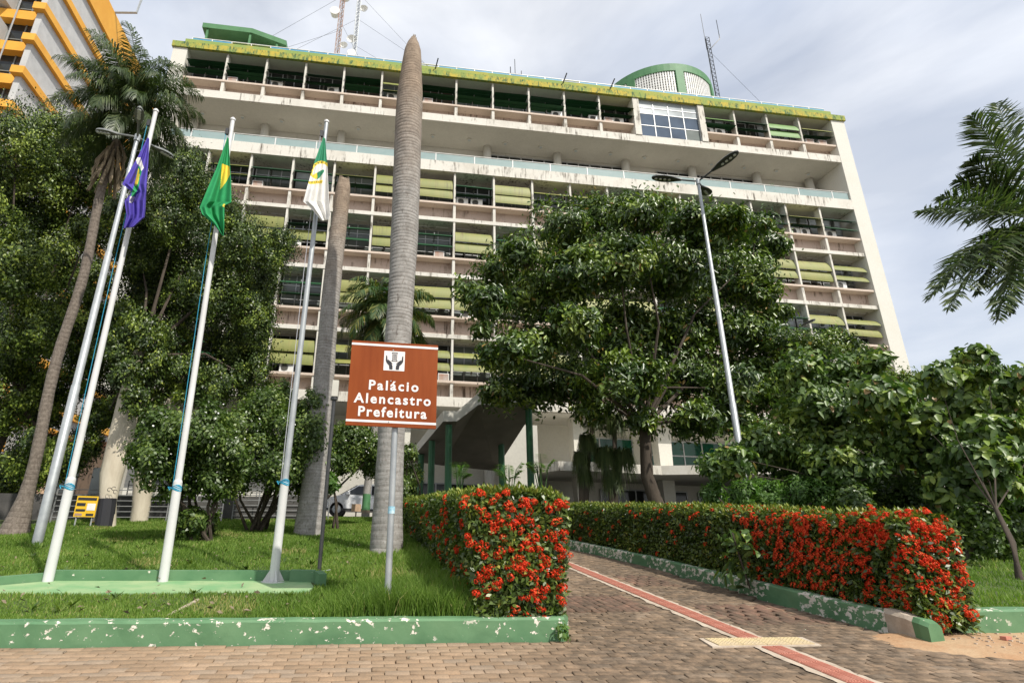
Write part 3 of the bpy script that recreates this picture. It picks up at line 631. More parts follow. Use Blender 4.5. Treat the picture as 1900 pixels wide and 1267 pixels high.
for i in range(18): link('ceiling_lamp', lamp_me, hall, (X0 + (i + .45) * BW, F0 + 1.5, 29.484))
for i in range(18):
    if i in (8, 9, 10, 11, 13, 14, 15):
        x = X0 + (i + .5) * BW
        fr = MB(); w = BW / 2
        for q in (-w + .03, -w / 3, w / 3, w - .03): fr.box(q - .03, q + .03, -.05, .05, 0, 2.9)
        for z in (0, 2.0, 2.87): fr.box(-w, w, -.048, .048, z, z + .06)
        wn = link('terrace_window', fr.mesh('terrace_window', 'frame'), hall, (x, F0 + 2.66, 26.3))
        g = MB(); g.box(-w + .02, w - .02, 0, .02, .02, 2.9); link('glass', g.mesh('glass', 'glass_dark'), wn, (0, 0.02, 0))
for (a, e) in ((1.0, 2.1),): 
    b = MB(); b.box(X0 + a * BW, X0 + e * BW, F0 + 2.64, F0 + 2.69, 26.2, 28.95); part('timber_door', b, 'bark')

# ---- four louvered storeys
STATES = ['DODDOCCDCOODODDDOD', 'CHCMDCDCDCCDCHDCCT', 'DCODCDCCCDCCDCODET', 'CDTCHCTTTCDCTCDCTC']
st_ = MB(); st_.box(-.42, .42, -.03, .03, -.03, 0); strip_me = st_.mesh('painted_sun_dash', 'white_metal')  # white battens painted in for dashes of sunlight on the ceiling
zu = 25.31
for r_, zk in enumerate(ROW):
    top = zu
    b = MB(); b.box(X0, X1, F0 - 0.05, F0 + 0.60, zk - .14, zk); part('sill_ledge', b, 'sill')
    zl = zk - 1.45
    if r_ < 3:
        b = MB(); b.box(X0, X1, F0 - 0.03, F0 + 1.41, zl, zl + .26); part('floor_ledge', b, 'white_conc')
    else:
        zl = 9.03
        b = MB(); b.box(X0, X1, F0 - 0.10, F0 + 9.0, zl, zl + .58); part('first_floor_slab', b, 'white_conc')
    ztop = zl + (.26 if r_ < 3 else .58)
    sp = MB(); sp.box(-BW / 2 + .012, BW / 2 - .012, 0, .12, 0, zk - .142 - ztop); sp_me = sp.mesh('spandrel_panel', 'pink')
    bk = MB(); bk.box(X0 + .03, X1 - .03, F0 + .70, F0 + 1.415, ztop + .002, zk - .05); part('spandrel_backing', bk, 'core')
    fm = fin_mesh(zk - .142 - ztop, 0.17, 0.53); tm = fin_mesh(top - zk, 0.13, 0.5)
    for i in range(18):
        x = X0 + (i + .5) * BW
        link('spandrel_panel', sp_me, hall, (x, F0 + .56 + rnd.uniform(-.008, .008), ztop + .001))
        add_window(x, zk + .02, top - zk - .03, glasses[rnd.randrange(7)])
        add_louvers(i, zk, top, STATES[r_][i])
        if i:
            link('mullion', tm, hall, (x - BW / 2, F0 + .01, zk)); link('spandrel_fin', fm, hall, (x - BW / 2, F0 + .01, ztop))
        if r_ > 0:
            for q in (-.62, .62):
                link('painted_sun_dash', strip_me, hall, (x + q, F0 + .8, top - .001))
    zu = zl

# ---- recessed ground floors
G0 = 2.4
b = MB(); b.box(X0, X1, F0 + 3.6, F0 + 4.0, G0, 9.03); part('ground_floor_wall', b, 'clean_white')
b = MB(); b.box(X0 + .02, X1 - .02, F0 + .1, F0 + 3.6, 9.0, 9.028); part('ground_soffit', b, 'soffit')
pt = MB()
for k in range(10):
    x = X0 + 2 * k * BW; x = min(max(x, X0 + .6), X1 - .6)
    c = MB(); q = lambda w, d, z: [(x - w, F0 + 1.4 - d, z), (x + w, F0 + 1.4 - d, z), (x + w, F0 + 1.4 + d, z), (x - w, F0 + 1.4 + d, z)]
    c.hexa(q(.32, .32, G0), q(.46, .46, 9.0)); part('pilotis', c, 'clean_white')
def glazing(x0, x1, z0, z1, nx, nz, y, glass):
    fr = MB()
    for k in range(nx + 1): x = x0 + (x1 - x0) * k / nx; fr.box(x - .04, x + .04, y - .05, y + .05, z0, z1)
    for k in range(nz + 1): z = z0 + (z1 - z0) * k / nz; fr.box(x0, x1, y - .047, y + .047, z - .04, z + .04)
    f = part('glazing', fr, 'frame')
    for i in range(nx):
        for j in range(nz):
            g = MB(); g.box(x0 + (x1 - x0) * i / nx + .04, x0 + (x1 - x0) * (i + 1) / nx - .04, y - .005, y + .01, z0 + (z1 - z0) * j / nz + .04, z0 + (z1 - z0) * (j + 1) / nz - .04)
            g.build('pane', glass, f)
glazing(13.6, 17.0, 6.35, 8.25, 3, 2, F0 + 3.5, 'glass_green'); glazing(17.9, 24.5, 6.35, 8.25, 5, 2, F0 + 3.5, 'glass_green'); glazing(25.5, 31.5, 6.35, 8.25, 5, 2, F0 + 3.5, 'glass_green')
glazing(14.6, 20.4, 3.0, 5.0, 5, 2, F0 + 3.5, 'glass_dark'); glazing(21.2, 30.0, 3.0, 5.0, 6, 2, F0 + 3.5, 'glass_dark')
glazing(1.0, 8.5, 3.3, 5.0, 5, 1, F0 + 3.5, 'glass_dark'); glazing(-13.5, -7.5, 4.4, 6.8, 4, 1, F0 + 3.5, 'glass_dark')
# low canopy over the ground floor
cp = [(9.3, 33.4), (10.2, 30.8), (12, 30.6), (16.3, 31.0), (18.7, 29.9), (22, 28.8), (30, 28.6), (32, 31), (32, 35.9), (9.3, 35.9)]
b = MB(); b.hexa([(x, y, 5.42) for x, y in cp], [(x, y, 5.92) for x, y in cp]); part('low_canopy', b, 'white_conc')
b = MB(); b.hexa([(x * .98 + .4, y * .97 + 1.0, 5.405) for x, y in cp], [(x * .98 + .4, y * .97 + 1.0, 5.418) for x, y in cp]); part('low_canopy_soffit', b, 'soffit')
for x, y in ((19.3, 30.6), (24.5, 29.6), (29, 29.6)):
    c = MB(); c.cyl((x, y), .2, G0 + .1, 5.404, 18); part('green_column', c, 'darkgreen', smooth=False)
# folded entrance canopy
fr_ = [(3.17, 6.83), (3.83, 6.88), (4.86, 7.72), (7.78, 7.92)]; bk_ = [(2.05, 5.75), (2.9, 5.72), (3.9, 5.62), (6.95, 5.43)]
top_f = [7.34, 7.36, 8.30, 8.38]
V = [(x, 26.0, z) for x, z in fr_] + [(x, 32.2, z) for x, z in bk_] + [(fr_[k][0], 26.0, top_f[k]) for k in range(4)] + [(x, 32.2, z + .45) for x, z in bk_]
Fc = []
for k in range(3): Fc += [(k, k + 4, k + 5, k + 1), (k + 8, k + 9, k + 13, k + 12), (k, k + 1, k + 9, k + 8), (k + 4, k + 12, k + 13, k + 5)]
Fc += [(0, 8, 12, 4), (3, 7, 15, 11)]
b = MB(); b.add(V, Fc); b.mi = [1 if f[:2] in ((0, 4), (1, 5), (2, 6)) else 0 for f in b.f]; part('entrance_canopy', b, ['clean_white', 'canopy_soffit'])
for x, y, zt_ in ((3.5, 26.35, 6.75), (7.4, 26.4, 7.8), (2.95, 28.6, 6.35), (2.6, 30.7, 5.95), (6.75, 29.6, 6.7)):
    c = MB(); c.cyl((x, y), .165, G0 + .05, zt_, 20); part('canopy_column', c, 'darkgreen')
b = MB(); b.box(7.0, 9.3, 31.5, 35.9, G0, 8.0); part('stair_wall', b, 'soffit')  # greyer soffit colour carries the big tree's shade on this white wall
b = MB(); b.box(-3.5, 0.2, 34.9, 35.94, G0, 5.6); part('garage_wall', b, 'soffit')

# ---- rooftop: water tank drum, penthouse
TX, TY, TR = 23.8, 39.6, 5.0
b = MB(); b.cyl((TX, TY), TR - .22, 33.9, 39.4, 64); part('tank_drum', b, 'core')
b = MB(); b.cyl((TX, TY), TR + .06, 39.25, 40.0, 64); part('tank_rim', b, 'greenpaint')
lat = MB()
for k in range(150):
    a = 2 * math.pi * k / 150; c_, s_ = math.cos(a), math.sin(a); p = np.array([TX + (TR - .06) * c_, TY + (TR - .06) * s_, 36.6])
    if s_ < 0.35: lat.obox(p, (.05 * c_, .05 * s_, 0), (-.055 * s_, .055 * c_, 0), (0, 0, 2.65))
for j in range(20):
    z = 34.0 + j * .27
    for k in range(64):
        a = 2 * math.pi * (k + .5) / 64
        if math.sin(a) < 0.35: lat.obox((TX + (TR - .11) * math.cos(a), TY + (TR - .11) * math.sin(a), z), (.03 * math.cos(a), .03 * math.sin(a), 0), (-.25 * math.sin(a), .25 * math.cos(a), 0), (0, 0, .07))
tag(part('tank_lattice', lat, 'white_metal'), kind='stuff')
for a in range(0, 360, 45):
    a = R(a - 93); c_, s_ = math.cos(a), math.sin(a); rb = MB(); rb.obox((TX + TR * c_, TY + TR * s_, 36.6), (.12 * c_, .12 * s_, 0), (-.33 * s_, .33 * c_, 0), (0, 0, 2.65)); part('tank_rib', rb, 'greenpaint')
b = MB(); b.box(-13.9, -9.4, 35.2, 39.5, 33.9, 37.2); part('penthouse_wall', b, 'soffit')
rp = [(-15.0, 38.35), (-11.3, 38.35), (-8.6, 37.5)]
b = MB(); V = []
for y in (34.9, 40.2):
    for x, z in rp: V += [(x, y, z + .0), (x, y, z + .45)]
b.add(V, [(0, 2, 3, 1), (2, 4, 5, 3), (6, 7, 9, 8), (8, 9, 11, 10), (0, 6, 8, 2), (2, 8, 10, 4), (1, 3, 9, 7), (3, 5, 11, 9), (0, 1, 7, 6), (4, 10, 11, 5)]); part('penthouse_roof', b, 'greenpaint')
for x in (-14.6, -11.4, -9.3): c = MB(); c.box(x - .08, x + .08, 35.0, 35.15, 33.9, 38.3 if x < -11 else 37.7); part('penthouse_post', c, 'greenpaint')

# ---- lattice masts and aerials on the roof
def mast(label, x, y, z0, z1, w, matname, dishes=(), guys=(), cat='antenna mast'):
    t = thing('antenna_mast', label, cat, (x, y, z0)); c = MB(); pts = [(w * math.cos(a), w * math.sin(a)) for a in (R(90), R(210), R(330))]
    for px_, py_ in pts: c.tube([(x + px_, y + py_, z0), (x + px_, y + py_, z1)], .03, 5)
    c.build('leg_tubes', matname, t); br = MB(); n = int((z1 - z0) / (w * 2.4))
    for k in range(n):
        za = z0 + (z1 - z0) * k / n; zb = z0 + (z1 - z0) * (k + 1) / n
        for i in range(3):
            p, q = pts[i], pts[(i + 1) % 3]; br.tube([(x + p[0], y + p[1], za), (x + q[0], y + q[1], zb)], .018, 4); br.tube([(x + p[0], y + p[1], zb), (x + q[0], y + q[1], zb)], .015, 4)
    br.build('bracing', matname, t)
    for (dz, side, r_, kind) in dishes:
        d = MB(); cx = x + side * (w + r_ * .8); seg_ = 18
        if kind == 'drum':
            a = [(cx + r_ * math.cos(2 * math.pi * k / seg_), y - .2, z0 + dz + r_ * math.sin(2 * math.pi * k / seg_)) for k in range(seg_)]; e = [(cx + r_ * .75 * math.cos(2 * math.pi * k / seg_), y + .35, z0 + dz + r_ * .75 * math.sin(2 * math.pi * k / seg_)) for k in range(seg_)]
            d.hexa(a, e)
        else:
            for (ra, rb_, ya, yb) in ((1, .75, -.12, .03), (.75, .4, .03, .12), (.4, .05, .12, .16)):
                a = [(cx + r_ * ra * math.cos(2 * math.pi * k / seg_), y + ya, z0 + dz + r_ * ra * math.sin(2 * math.pi * k / seg_)) for k in range(seg_)]; e = [(cx + r_ * rb_ * math.cos(2 * math.pi * k / seg_), y + yb, z0 + dz + r_ * rb_ * math.sin(2 * math.pi * k / seg_)) for k in range(seg_)]
                d.add(a + e, [(k, (k + 1) % seg_, seg_ + (k + 1) % seg_, seg_ + k) for k in range(seg_)])
            d.tube([(cx, y, z0 + dz), (cx, y - .35, z0 + dz)], .02, 5)
        d.tube([(cx, y + .12, z0 + dz), (x, y + .1, z0 + dz - .05)], .035, 5)
        d.build('dish', 'white_metal', t)
    g = MB()
    for (gx, gy, gz0, ztop_) in guys: g.tube([(x, y, z0 + ztop_), (gx, gy, gz0)], .012, 4)
    if guys: g.build('guy_wires', 'dark_metal', t)
    return t
mast('rust red and grey lattice mast with round dishes, farther from the palm stump', -4.95, 37, 33.9, 52, .22, 'rust', ((6.4, 1, .32, 'd'), (10, -1, .42, 'drum'), (12.1, .2, .55, 'drum')), ((-16, 36, 34, 8), (-18, 38, 34, 12), (-1, 36, 34, 9), (6, 36, 34, 14)))
mast('grey lattice mast with white dishes standing closer to the palm stump', -3.6, 37.4, 33.9, 52, .18, 'grey_metal', ((6.0, -.4, .38, 'drum'), (7.6, -.6, .42, 'd'), (11.2, 1, .35, 'd')), ((7, 35, 34, 10), (4, 35, 34, 7), (-13, 36, 34, 10)))
t = mast('slim dark lattice mast with side arm next to the round water tank', 29.25, 38, 33.9, 47.5, .2, 'dark_metal', (), ((35, 36, 34, 12), (26.5, 36, 34, 11)))
c = MB(); c.tube([(29.3, 38, 46), (30.6, 38, 47.6), (30.6, 38, 48.2)], .04, 5); c.tube([(30.6, 38, 48.2), (30.6, 38, 50)], .03, 5); c.tube([(29.05, 38, 46), (29.05, 38, 50.5)], .025, 4); c.build('side_arm', 'dark_metal', t)
t = thing('roof_aerial', 'thin whip aerial on a short bracket standing on the roof edge', 'aerial', (10.1, 37, 33.9))
c = MB(); c.tube([(10.1, 37, 33.9), (10.1, 37, 41)], .03, 5); c.build('rod', 'dark_metal', t); c = MB(); c.tube([(9.6, 37, 39.4), (10.7, 37, 39.4)], .03, 5); c.tube([(9.7, 37, 39.4), (9.7, 37, 40.1)], .04, 5); c.tube([(10.65, 37, 39.3), (10.65, 37, 39.8)], .03, 5); c.build('bracket', 'dark_metal', t)
for (xx, yy) in ((808, 113), (1045, 158), (1133, 165)):
    p = at(xx, yy, F0 - .25); c = MB(); c.tube([(p[0], F0 - .1, 34.0), (p[0] + .15, F0 - .75, 34.5)], .045, 6); part('roof_spout', c, 'dark_metal')

# ---- air conditioners on the ledges
ac = MB(); ac.box(-.40, .40, -.15, .15, 0.04, .60); ACB = ac.mesh('casing', 'white_metal')
ac = MB()
for k in range(20):
    a0, a1 = 2 * math.pi * k / 20, 2 * math.pi * (k + 1) / 20
    ac.add([(-.1 + .22 * math.cos(a0), -.153, .32 + .22 * math.sin(a0)), (-.1 + .22 * math.cos(a1), -.153, .32 + .22 * math.sin(a1)), (-.1 + .19 * math.cos(a1), -.165, .32 + .19 * math.sin(a1)), (-.1 + .19 * math.cos(a0), -.165, .32 + .19 * math.sin(a0))], [(0, 1, 2, 3)])
for k in range(9): ac.box(-.29, .09, -.160, -.156, .14 + k * .045, .15 + k * .045)
ACF = ac.mesh('fan_grille', 'frame_dark')
ac = MB(); ac.cyl((0, 0), .19, 0, .012, 20); fanme = ac.mesh('fan', 'core')
ac = MB(); ac.box(-.3, -.24, -.1, .1, 0, .04); ac.box(.24, .3, -.1, .1, 0, .04); ACL = ac.mesh('feet', 'frame_dark')
ac = MB(); ac.box(-.33, .33, -.3, .3, 0.02, .46); ac.box(-.29, .29, -.312, -.30, .06, .42, 1); WUM = ac.mesh('casing', ['white_metal', 'rust'])
FL = {0: 'top floor', 1: 'floor under the terrace', 2: 'second floor below the terrace', 3: 'third floor below the terrace', 4: 'lowest louvered floor'}
ORD = lambda n: '%d%s' % (n, 'th' if 10 <= n % 100 <= 20 else {1: 'st', 2: 'nd', 3: 'rd'}.get(n % 10, 'th'))
ACS = [(0, 1, .2, 'w'), (0, 2, .3, 's'), (0, 3, .75, 's'), (0, 5, .3, 's'), (0, 6, .25, 'w'), (0, 9, .8, 's'), (0, 10, .85, 's'), (0, 11, .25, 'w'), (0, 11, .55, 's'), (0, 14, .2, 's'), (0, 14, .55, 's'), (0, 17, .25, 'w'), (0, 17, .65, 'w'),
       (1, 2, .22, 'w'), (1, 7, .2, 's'), (1, 7, .57, 's'), (1, 9, .4, 'w'), (1, 16, .2, 's'), (1, 16, .5, 's'), (1, 17, .25, 's'), (2, 3, .25, 's'), (2, 6, .65, 'w'), (2, 8, .25, 'w'), (2, 17, .2, 's'), (3, 7, .35, 's'), (3, 15, .3, 's'), (4, 3, .4, 's'), (4, 6, .82, 'w')]
for (r_, i, fx, kd) in ACS:
    z = (ZT if r_ == 0 else ROW[r_ - 1]) + .002; x = X0 + (i + fx) * BW
    pos = '%s bay from tank-side end wall' % ORD(18 - i)
    if kd == 's':
        t = thing('air_conditioner', 'white condenser, %s, %s%s' % (FL[r_], pos, {(0, 14, .2): ', beside glazed bay', (1, 7, .2): ', beside mullion', (1, 16, .2): ', beside mullion'}.get((r_, i, fx), '')), 'air conditioner', (x, F0 + .72 if r_ else F0 + .35, z), 'air conditioners on the ledges')
        yy = F0 + .32
        for nm, me in (('casing', ACB), ('fan_grille', ACF), ('feet', ACL)):
            o = bpy.data.objects.new(nm, me); col.objects.link(o); o.parent = t
        o = bpy.data.objects.new('fan', fanme); col.objects.link(o); o.parent = t; o.location = (-.1, -.151, .32); o.rotation_euler = (R(90), 0, 0)
        t.location.y = F0 + .36; t.rotation_euler = (0, 0, rnd.uniform(-.15, .15))
    else:
        t = thing('air_conditioner', 'boxy window unit, %s, %s%s' % (FL[r_], pos, ', closer to wall' if (r_, i, fx) == (0, 17, .65) else ''), 'air conditioner', (x, F0 + .4, z), 'air conditioners on the ledges')
        o = bpy.data.objects.new('casing', WUM); col.objects.link(o); o.parent = t
        c = MB()
        for q in (-.3, .3): c.tube([(q, -.28, .02), (q, .25, .02)], .015, 4); c.tube([(q, -.28, .02), (q, -.28, .48)], .012, 4)
        o = bpy.data.objects.new('bracket', c.mesh('bracket', 'white_metal')); col.objects.link(o); o.parent = t
# ================================================================== OTHER BUILDINGS
M['orange'] = mat('orange_paint', (0.72, 0.34, 0.035), 0.7, (0.78, 0.40, 0.05), 0.7)
M['grey_render'] = mat('grey_render', (0.44, 0.44, 0.43), 0.9, (0.52, 0.52, 0.51), 1.3, 8, bump=0.3, bscale=12)
M['peach'] = weathered('peach_wall', (0.55, 0.38, 0.25), (0.48, 0.33, 0.22), (0.2, 0.14, 0.1))
M['roof_tile'] = mat('terracotta_edge', (0.30, 0.12, 0.07), 0.85, (0.38, 0.17, 0.1), 3)
TXW = -27.9; TY0 = 37.04; ST = 3.19
tw = thing('orange_banded_tower', 'tall grey tower with orange bands and dark strip windows behind the palm', 'building', (TXW - 8, TY0 + 12, 2.6))
b = MB(); b.box(TXW - 22, TXW - .001, TY0 + 1.3, TY0 + 30, 2.2, 46.5); part('wall', b, 'grey_render', tw)
b = MB(); b.box(TXW - .45, TXW, TY0, TY0 + 1.3, 2.2, 46.5); part('fin_wall', b, 'grey_render', tw)
b = MB(); b.box(TXW - 22.3, TXW + .28, TY0 - .5, TY0 + 30.4, 46.5, 49.55); part('parapet', b, 'orange', tw)
z = 40.14 - ST * 11
while z < 46:
    b = MB(); b.box(TXW - .62, TXW + .30, TY0 - .45, TY0 + 30.1, z - .02, z + .62); part('side_band', b, 'orange', tw)
    b = MB(); b.box(TXW - 22, TXW - .63, TY0 + .55, TY0 + 1.31, z - .25, z + .62); part('front_band', b, 'orange', tw)
    wf = MB()
    for k in range(15): x = TXW - .55 - k * 1.2; wf.box(x - .05, x + .05, TY0 + 1.12, TY0 + 1.29, z - ST + .62, z - .26)
    wf.box(TXW - 18, TXW - .5, TY0 + 1.13, TY0 + 1.28, z - ST + 1.35, z - ST + 1.43)
    f = part('window_strip', wf, 'frame_dark', tw)
    for k in range(14):
        x = TXW - .55 - k * 1.2
        g = MB(); g.box(x - 1.15, x - .05, TY0 + 1.2, TY0 + 1.25, z - ST + .6, z - .26); g.build('pane', 'glass_dark' if k % 3 else 'glass_brown', f)
    if 30 < z < 46:
        a_ = MB(); a_.box(TXW - 4.6, TXW - 3.0, TY0 - .4, TY0 + 1.25, z - 2.3, z - .8); part('concrete_box', a_, 'grey_render', tw)
    z += ST
b = MB(); b.tube([(TXW - 2.3, TY0 + .45, 3), (TXW - 2.3, TY0 + .45, 49)], .06, 6); part('downpipe', b, 'frame', tw)
b = MB(); b.tube([(TXW - .5, TY0 + 8, 49.5), (TXW + 2.2, TY0 + 8, 49.9), (TXW + 2.4, TY0 + 8, 53)], .12, 6); part('roof_pole', b, 'grey_metal', tw)

def house(label, x0, x1, y, z0, z1, wallm, roofm, wins, name='low_building', band=None):
    h = thing(name, label, 'building', ((x0 + x1) / 2, y, z0))
    b = MB(); b.box(x0, x1, y, y + 8, z0 - .3, z1); part('wall', b, wallm, h)
    b = MB(); b.box(x0 - .3, x1 + .3, y - .5, y + 8.2, z1, z1 + .3); part('roof', b, roofm, h)
    if band: b = MB(); b.box(x0 - .02, x1 + .02, y - .12, y + .1, band[0], band[1]); part('fascia_band', b, band[2], h)
    for (a, e, za, zb) in wins:
        f = MB(); f.box(a - .06, e + .06, y - .06, y + .02, za - .06, zb + .06); w = part('window', f, 'frame_dark', h)
        g = MB(); g.box(a, (a + e) / 2 - .03, y - .08, y - .061, za, zb); g.build('pane', 'glass_grey', w)
        g = MB(); g.box((a + e) / 2 + .03, e, y - .08, y - .061, za, zb); g.build('pane', 'glass_grey', w)
    return h
house('peach low building with shuttered windows and tiled eave behind the whitewashed trunk', -22.6, -14.7, 43, 2.6, 7.4, 'peach', 'roof_tile', [(-21.4, -20.2, 4.2, 5.9), (-19.2, -18.0, 4.2, 5.9), (-17.2, -16.0, 4.2, 5.9)])
house('grey shop front with an orange fascia at the foot of the tower', -36, -23.4, 39.5, 2.4, 8.4, 'grey_render', 'orange', [(-35, -33, 3.2, 5.6), (-31.5, -29.5, 3.2, 5.6), (-27.5, -25.5, 3.2, 5.6)], band=(6.4, 8.2, 'orange'))
house('white single storey building with tiled eave behind the broad leaved trees', 40, 56, 40, 2.9, 7.2, 'clean_white', 'roof_tile', [(41.5, 43.5, 4, 5.8), (46, 48, 4, 5.8)])

# ================================================================== SIGN
def text_mesh(name, body, size, loc, parent, matname, off=0.0, space=1.0):
    cu = bpy.data.curves.new(name, 'FONT'); cu.body = body; cu.size = size; cu.align_x = 'CENTER'; cu.extrude = 0.0012; cu.offset = off; cu.space_character = space; cu.resolution_u = 3
    tmp = bpy.data.objects.new('tmp_text', cu); col.objects.link(tmp); bpy.context.view_layer.update()
    me = bpy.data.meshes.new_from_object(tmp.evaluated_get(bpy.context.evaluated_depsgraph_get())); me.name = name
    bpy.data.objects.remove(tmp); bpy.data.curves.remove(cu); me.materials.clear(); me.materials.append(M[matname])
    return link(name, me, parent, loc, (R(90), 0, 0))
M['sign_brown'] = mat('brown_sign_sheet', (0.26, 0.058, 0.010), 0.6, (0.205, 0.040, 0.005), 2.2, 5, spec=0.2, stretch=(3, 3, 0.4))
M['sign_white'] = mat('white_sign_film', (0.80, 0.77, 0.74), 0.5, (0.74, 0.70, 0.67), 5)
M['black_print'] = mat('black_print', (0.02, 0.02, 0.025), 0.6)
M['sticker'] = mat('blue_sticker', (0.16, 0.42, 0.55), 0.5, (0.55, 0.68, 0.72), 18)
SX, SY = 0.19, 6.42; SZ = float(gz(SX, SY)) + LAWN
sg = thing('tourist_sign', 'brown tourist sign with white lettering on a grey steel post', 'sign', (0.25, SY, SZ))
b = MB(); b.tube([(0.25, SY + .06, SZ - .3), (0.235, SY + .06, SZ + 2.0), (0.225, SY + .06, 3.6)], .036, 14); part('post', b, 'grey_metal', sg, True)
zc = (2.68 + 3.69) / 2; xc = 0.19; hw, hh = 0.512, 0.505
b = MB(); b.box(xc - hw, xc + hw, SY - .012, SY + .012, zc - hh, zc + hh); part('plate', b, 'sign_brown', sg)
for zz_ in (zc - .30, zc + .32): b = MB(); b.box(xc - .40, xc + .40, SY + .0125, SY + .03, zz_ - .03, zz_ + .03); part('clamp_bar', b, 'grey_metal', sg)
for zz_ in (zc + hh - .042, zc - hh + .055): b = MB(); b.box(xc - hw, xc + hw, SY - .0145, SY - .0125, zz_ - .013, zz_ + .013); part('white_line', b, 'sign_white', sg)
pz = zc + .275; b = MB(); b.box(xc - .125, xc + .120, SY - .0145, SY - .0125, pz - .118, pz + .122); pic = part('pictogram', b, 'sign_white', sg)
def flat(poly, name, parent, y, matname='black_print'):
    b = MB(); n = len(poly); b.hexa([(xc + x, y, pz + z) for x, z in poly], [(xc + x, y - .0015, pz + z) for x, z in poly]); return b.build(name, matname, parent)
for s_ in (-1, 1):
    flat([(s_ * .018, -.105), (s_ * .020, -.06), (s_ * .055, -.012), (s_ * .083, .012), (s_ * .088, .055), (s_ * .094, .068), (s_ * .102, .06), (s_ * .103, .0), (s_ * .09, -.028), (s_ * .062, -.058), (s_ * .056, -.105)], 'hand', pic, SY - .0150)
    flat([(s_ * .026, -.045), (s_ * .052, -.018), (s_ * .080, .008), (s_ * .074, .014), (s_ * .045, -.008), (s_ * .022, -.034)], 'thumb', pic, SY - .0168)
flat([(-.036, .095), (.036, .095), (.036, .105), (-.036, .105)], 'lintel', pic, SY - .015); flat([(-.036, -.005), (.036, -.005), (.036, .004), (-.036, .004)], 'sill_mark', pic, SY - .015)
for x in (-.027, .022): flat([(x, .004), (x + .006, .004), (x + .006, .095), (x, .095)], 'jamb', pic, SY - .015)
for x in (-.009, .005): flat([(x, .012), (x + .004, .012), (x + .004, .088), (x, .088)], 'bar', pic, SY - .015)
for z in (.022, .048, .072): flat([(-.021, z), (.021, z), (.021, z + .006), (-.021, z + .006)], 'bar', pic, SY - .0168)
for body, dz, sz, sp in (('Palácio', -.080, .158, 1.30), ('Alencastro', -.240, .158, 1.26), ('Prefeitura', -.393, .158, 1.22)):
    text_mesh('lettering', body, sz, (xc + .005, SY - .0142, zc + dz), sg, 'sign_white', .0042, sp)
for bx, bz in ((-.02, .41), (-.03, -.45), (-.03, .03)): b = MB(); b.tube([(xc + bx, SY - .012, zc + bz), (xc + bx, SY - .019, zc + bz)], .008, 8); part('bolt', b, 'grey_metal', sg)
b = MB(); b.cyl((0, 0), .0385, 0, .075, 16); st = link('sticker', b.mesh('sticker', 'sticker'), sg, (0.243, SY + .06, float(at(722, 952, SY)[2])))

# ================================================================== FLAGPOLES AND FLAGS
M['flag_blue'] = mat('blue_flag_cloth', (0.055, 0.035, 0.30), 0.85, (0.075, 0.05, 0.36), 5); M['flag_green'] = mat('green_flag_cloth', (0.005, 0.22, 0.065), 0.85, (0.012, 0.27, 0.085), 5)
M['flag_yellow'] = mat('yellow_flag_cloth', (0.78, 0.60, 0.04), 0.85, (0.72, 0.54, 0.05), 5); M['flag_white'] = mat('white_flag_cloth', (0.74, 0.73, 0.70), 0.85, (0.62, 0.61, 0.58), 5); M['flag_teal'] = mat('teal_green_flag_cloth', (0.02, 0.20, 0.10), 0.85, (0.03, 0.24, 0.12), 5)
M['rope'] = mat('blue_rope', (0.02, 0.23, 0.38), 0.8, (0.03, 0.32, 0.46), 20); M['rope_grey'] = mat('grey_rope', (0.45, 0.46, 0.50), 0.8)
M['pole_white'] = mat('white_pole_paint', (0.64, 0.64, 0.63), 0.45, (0.55, 0.545, 0.53), 2)
poles = []
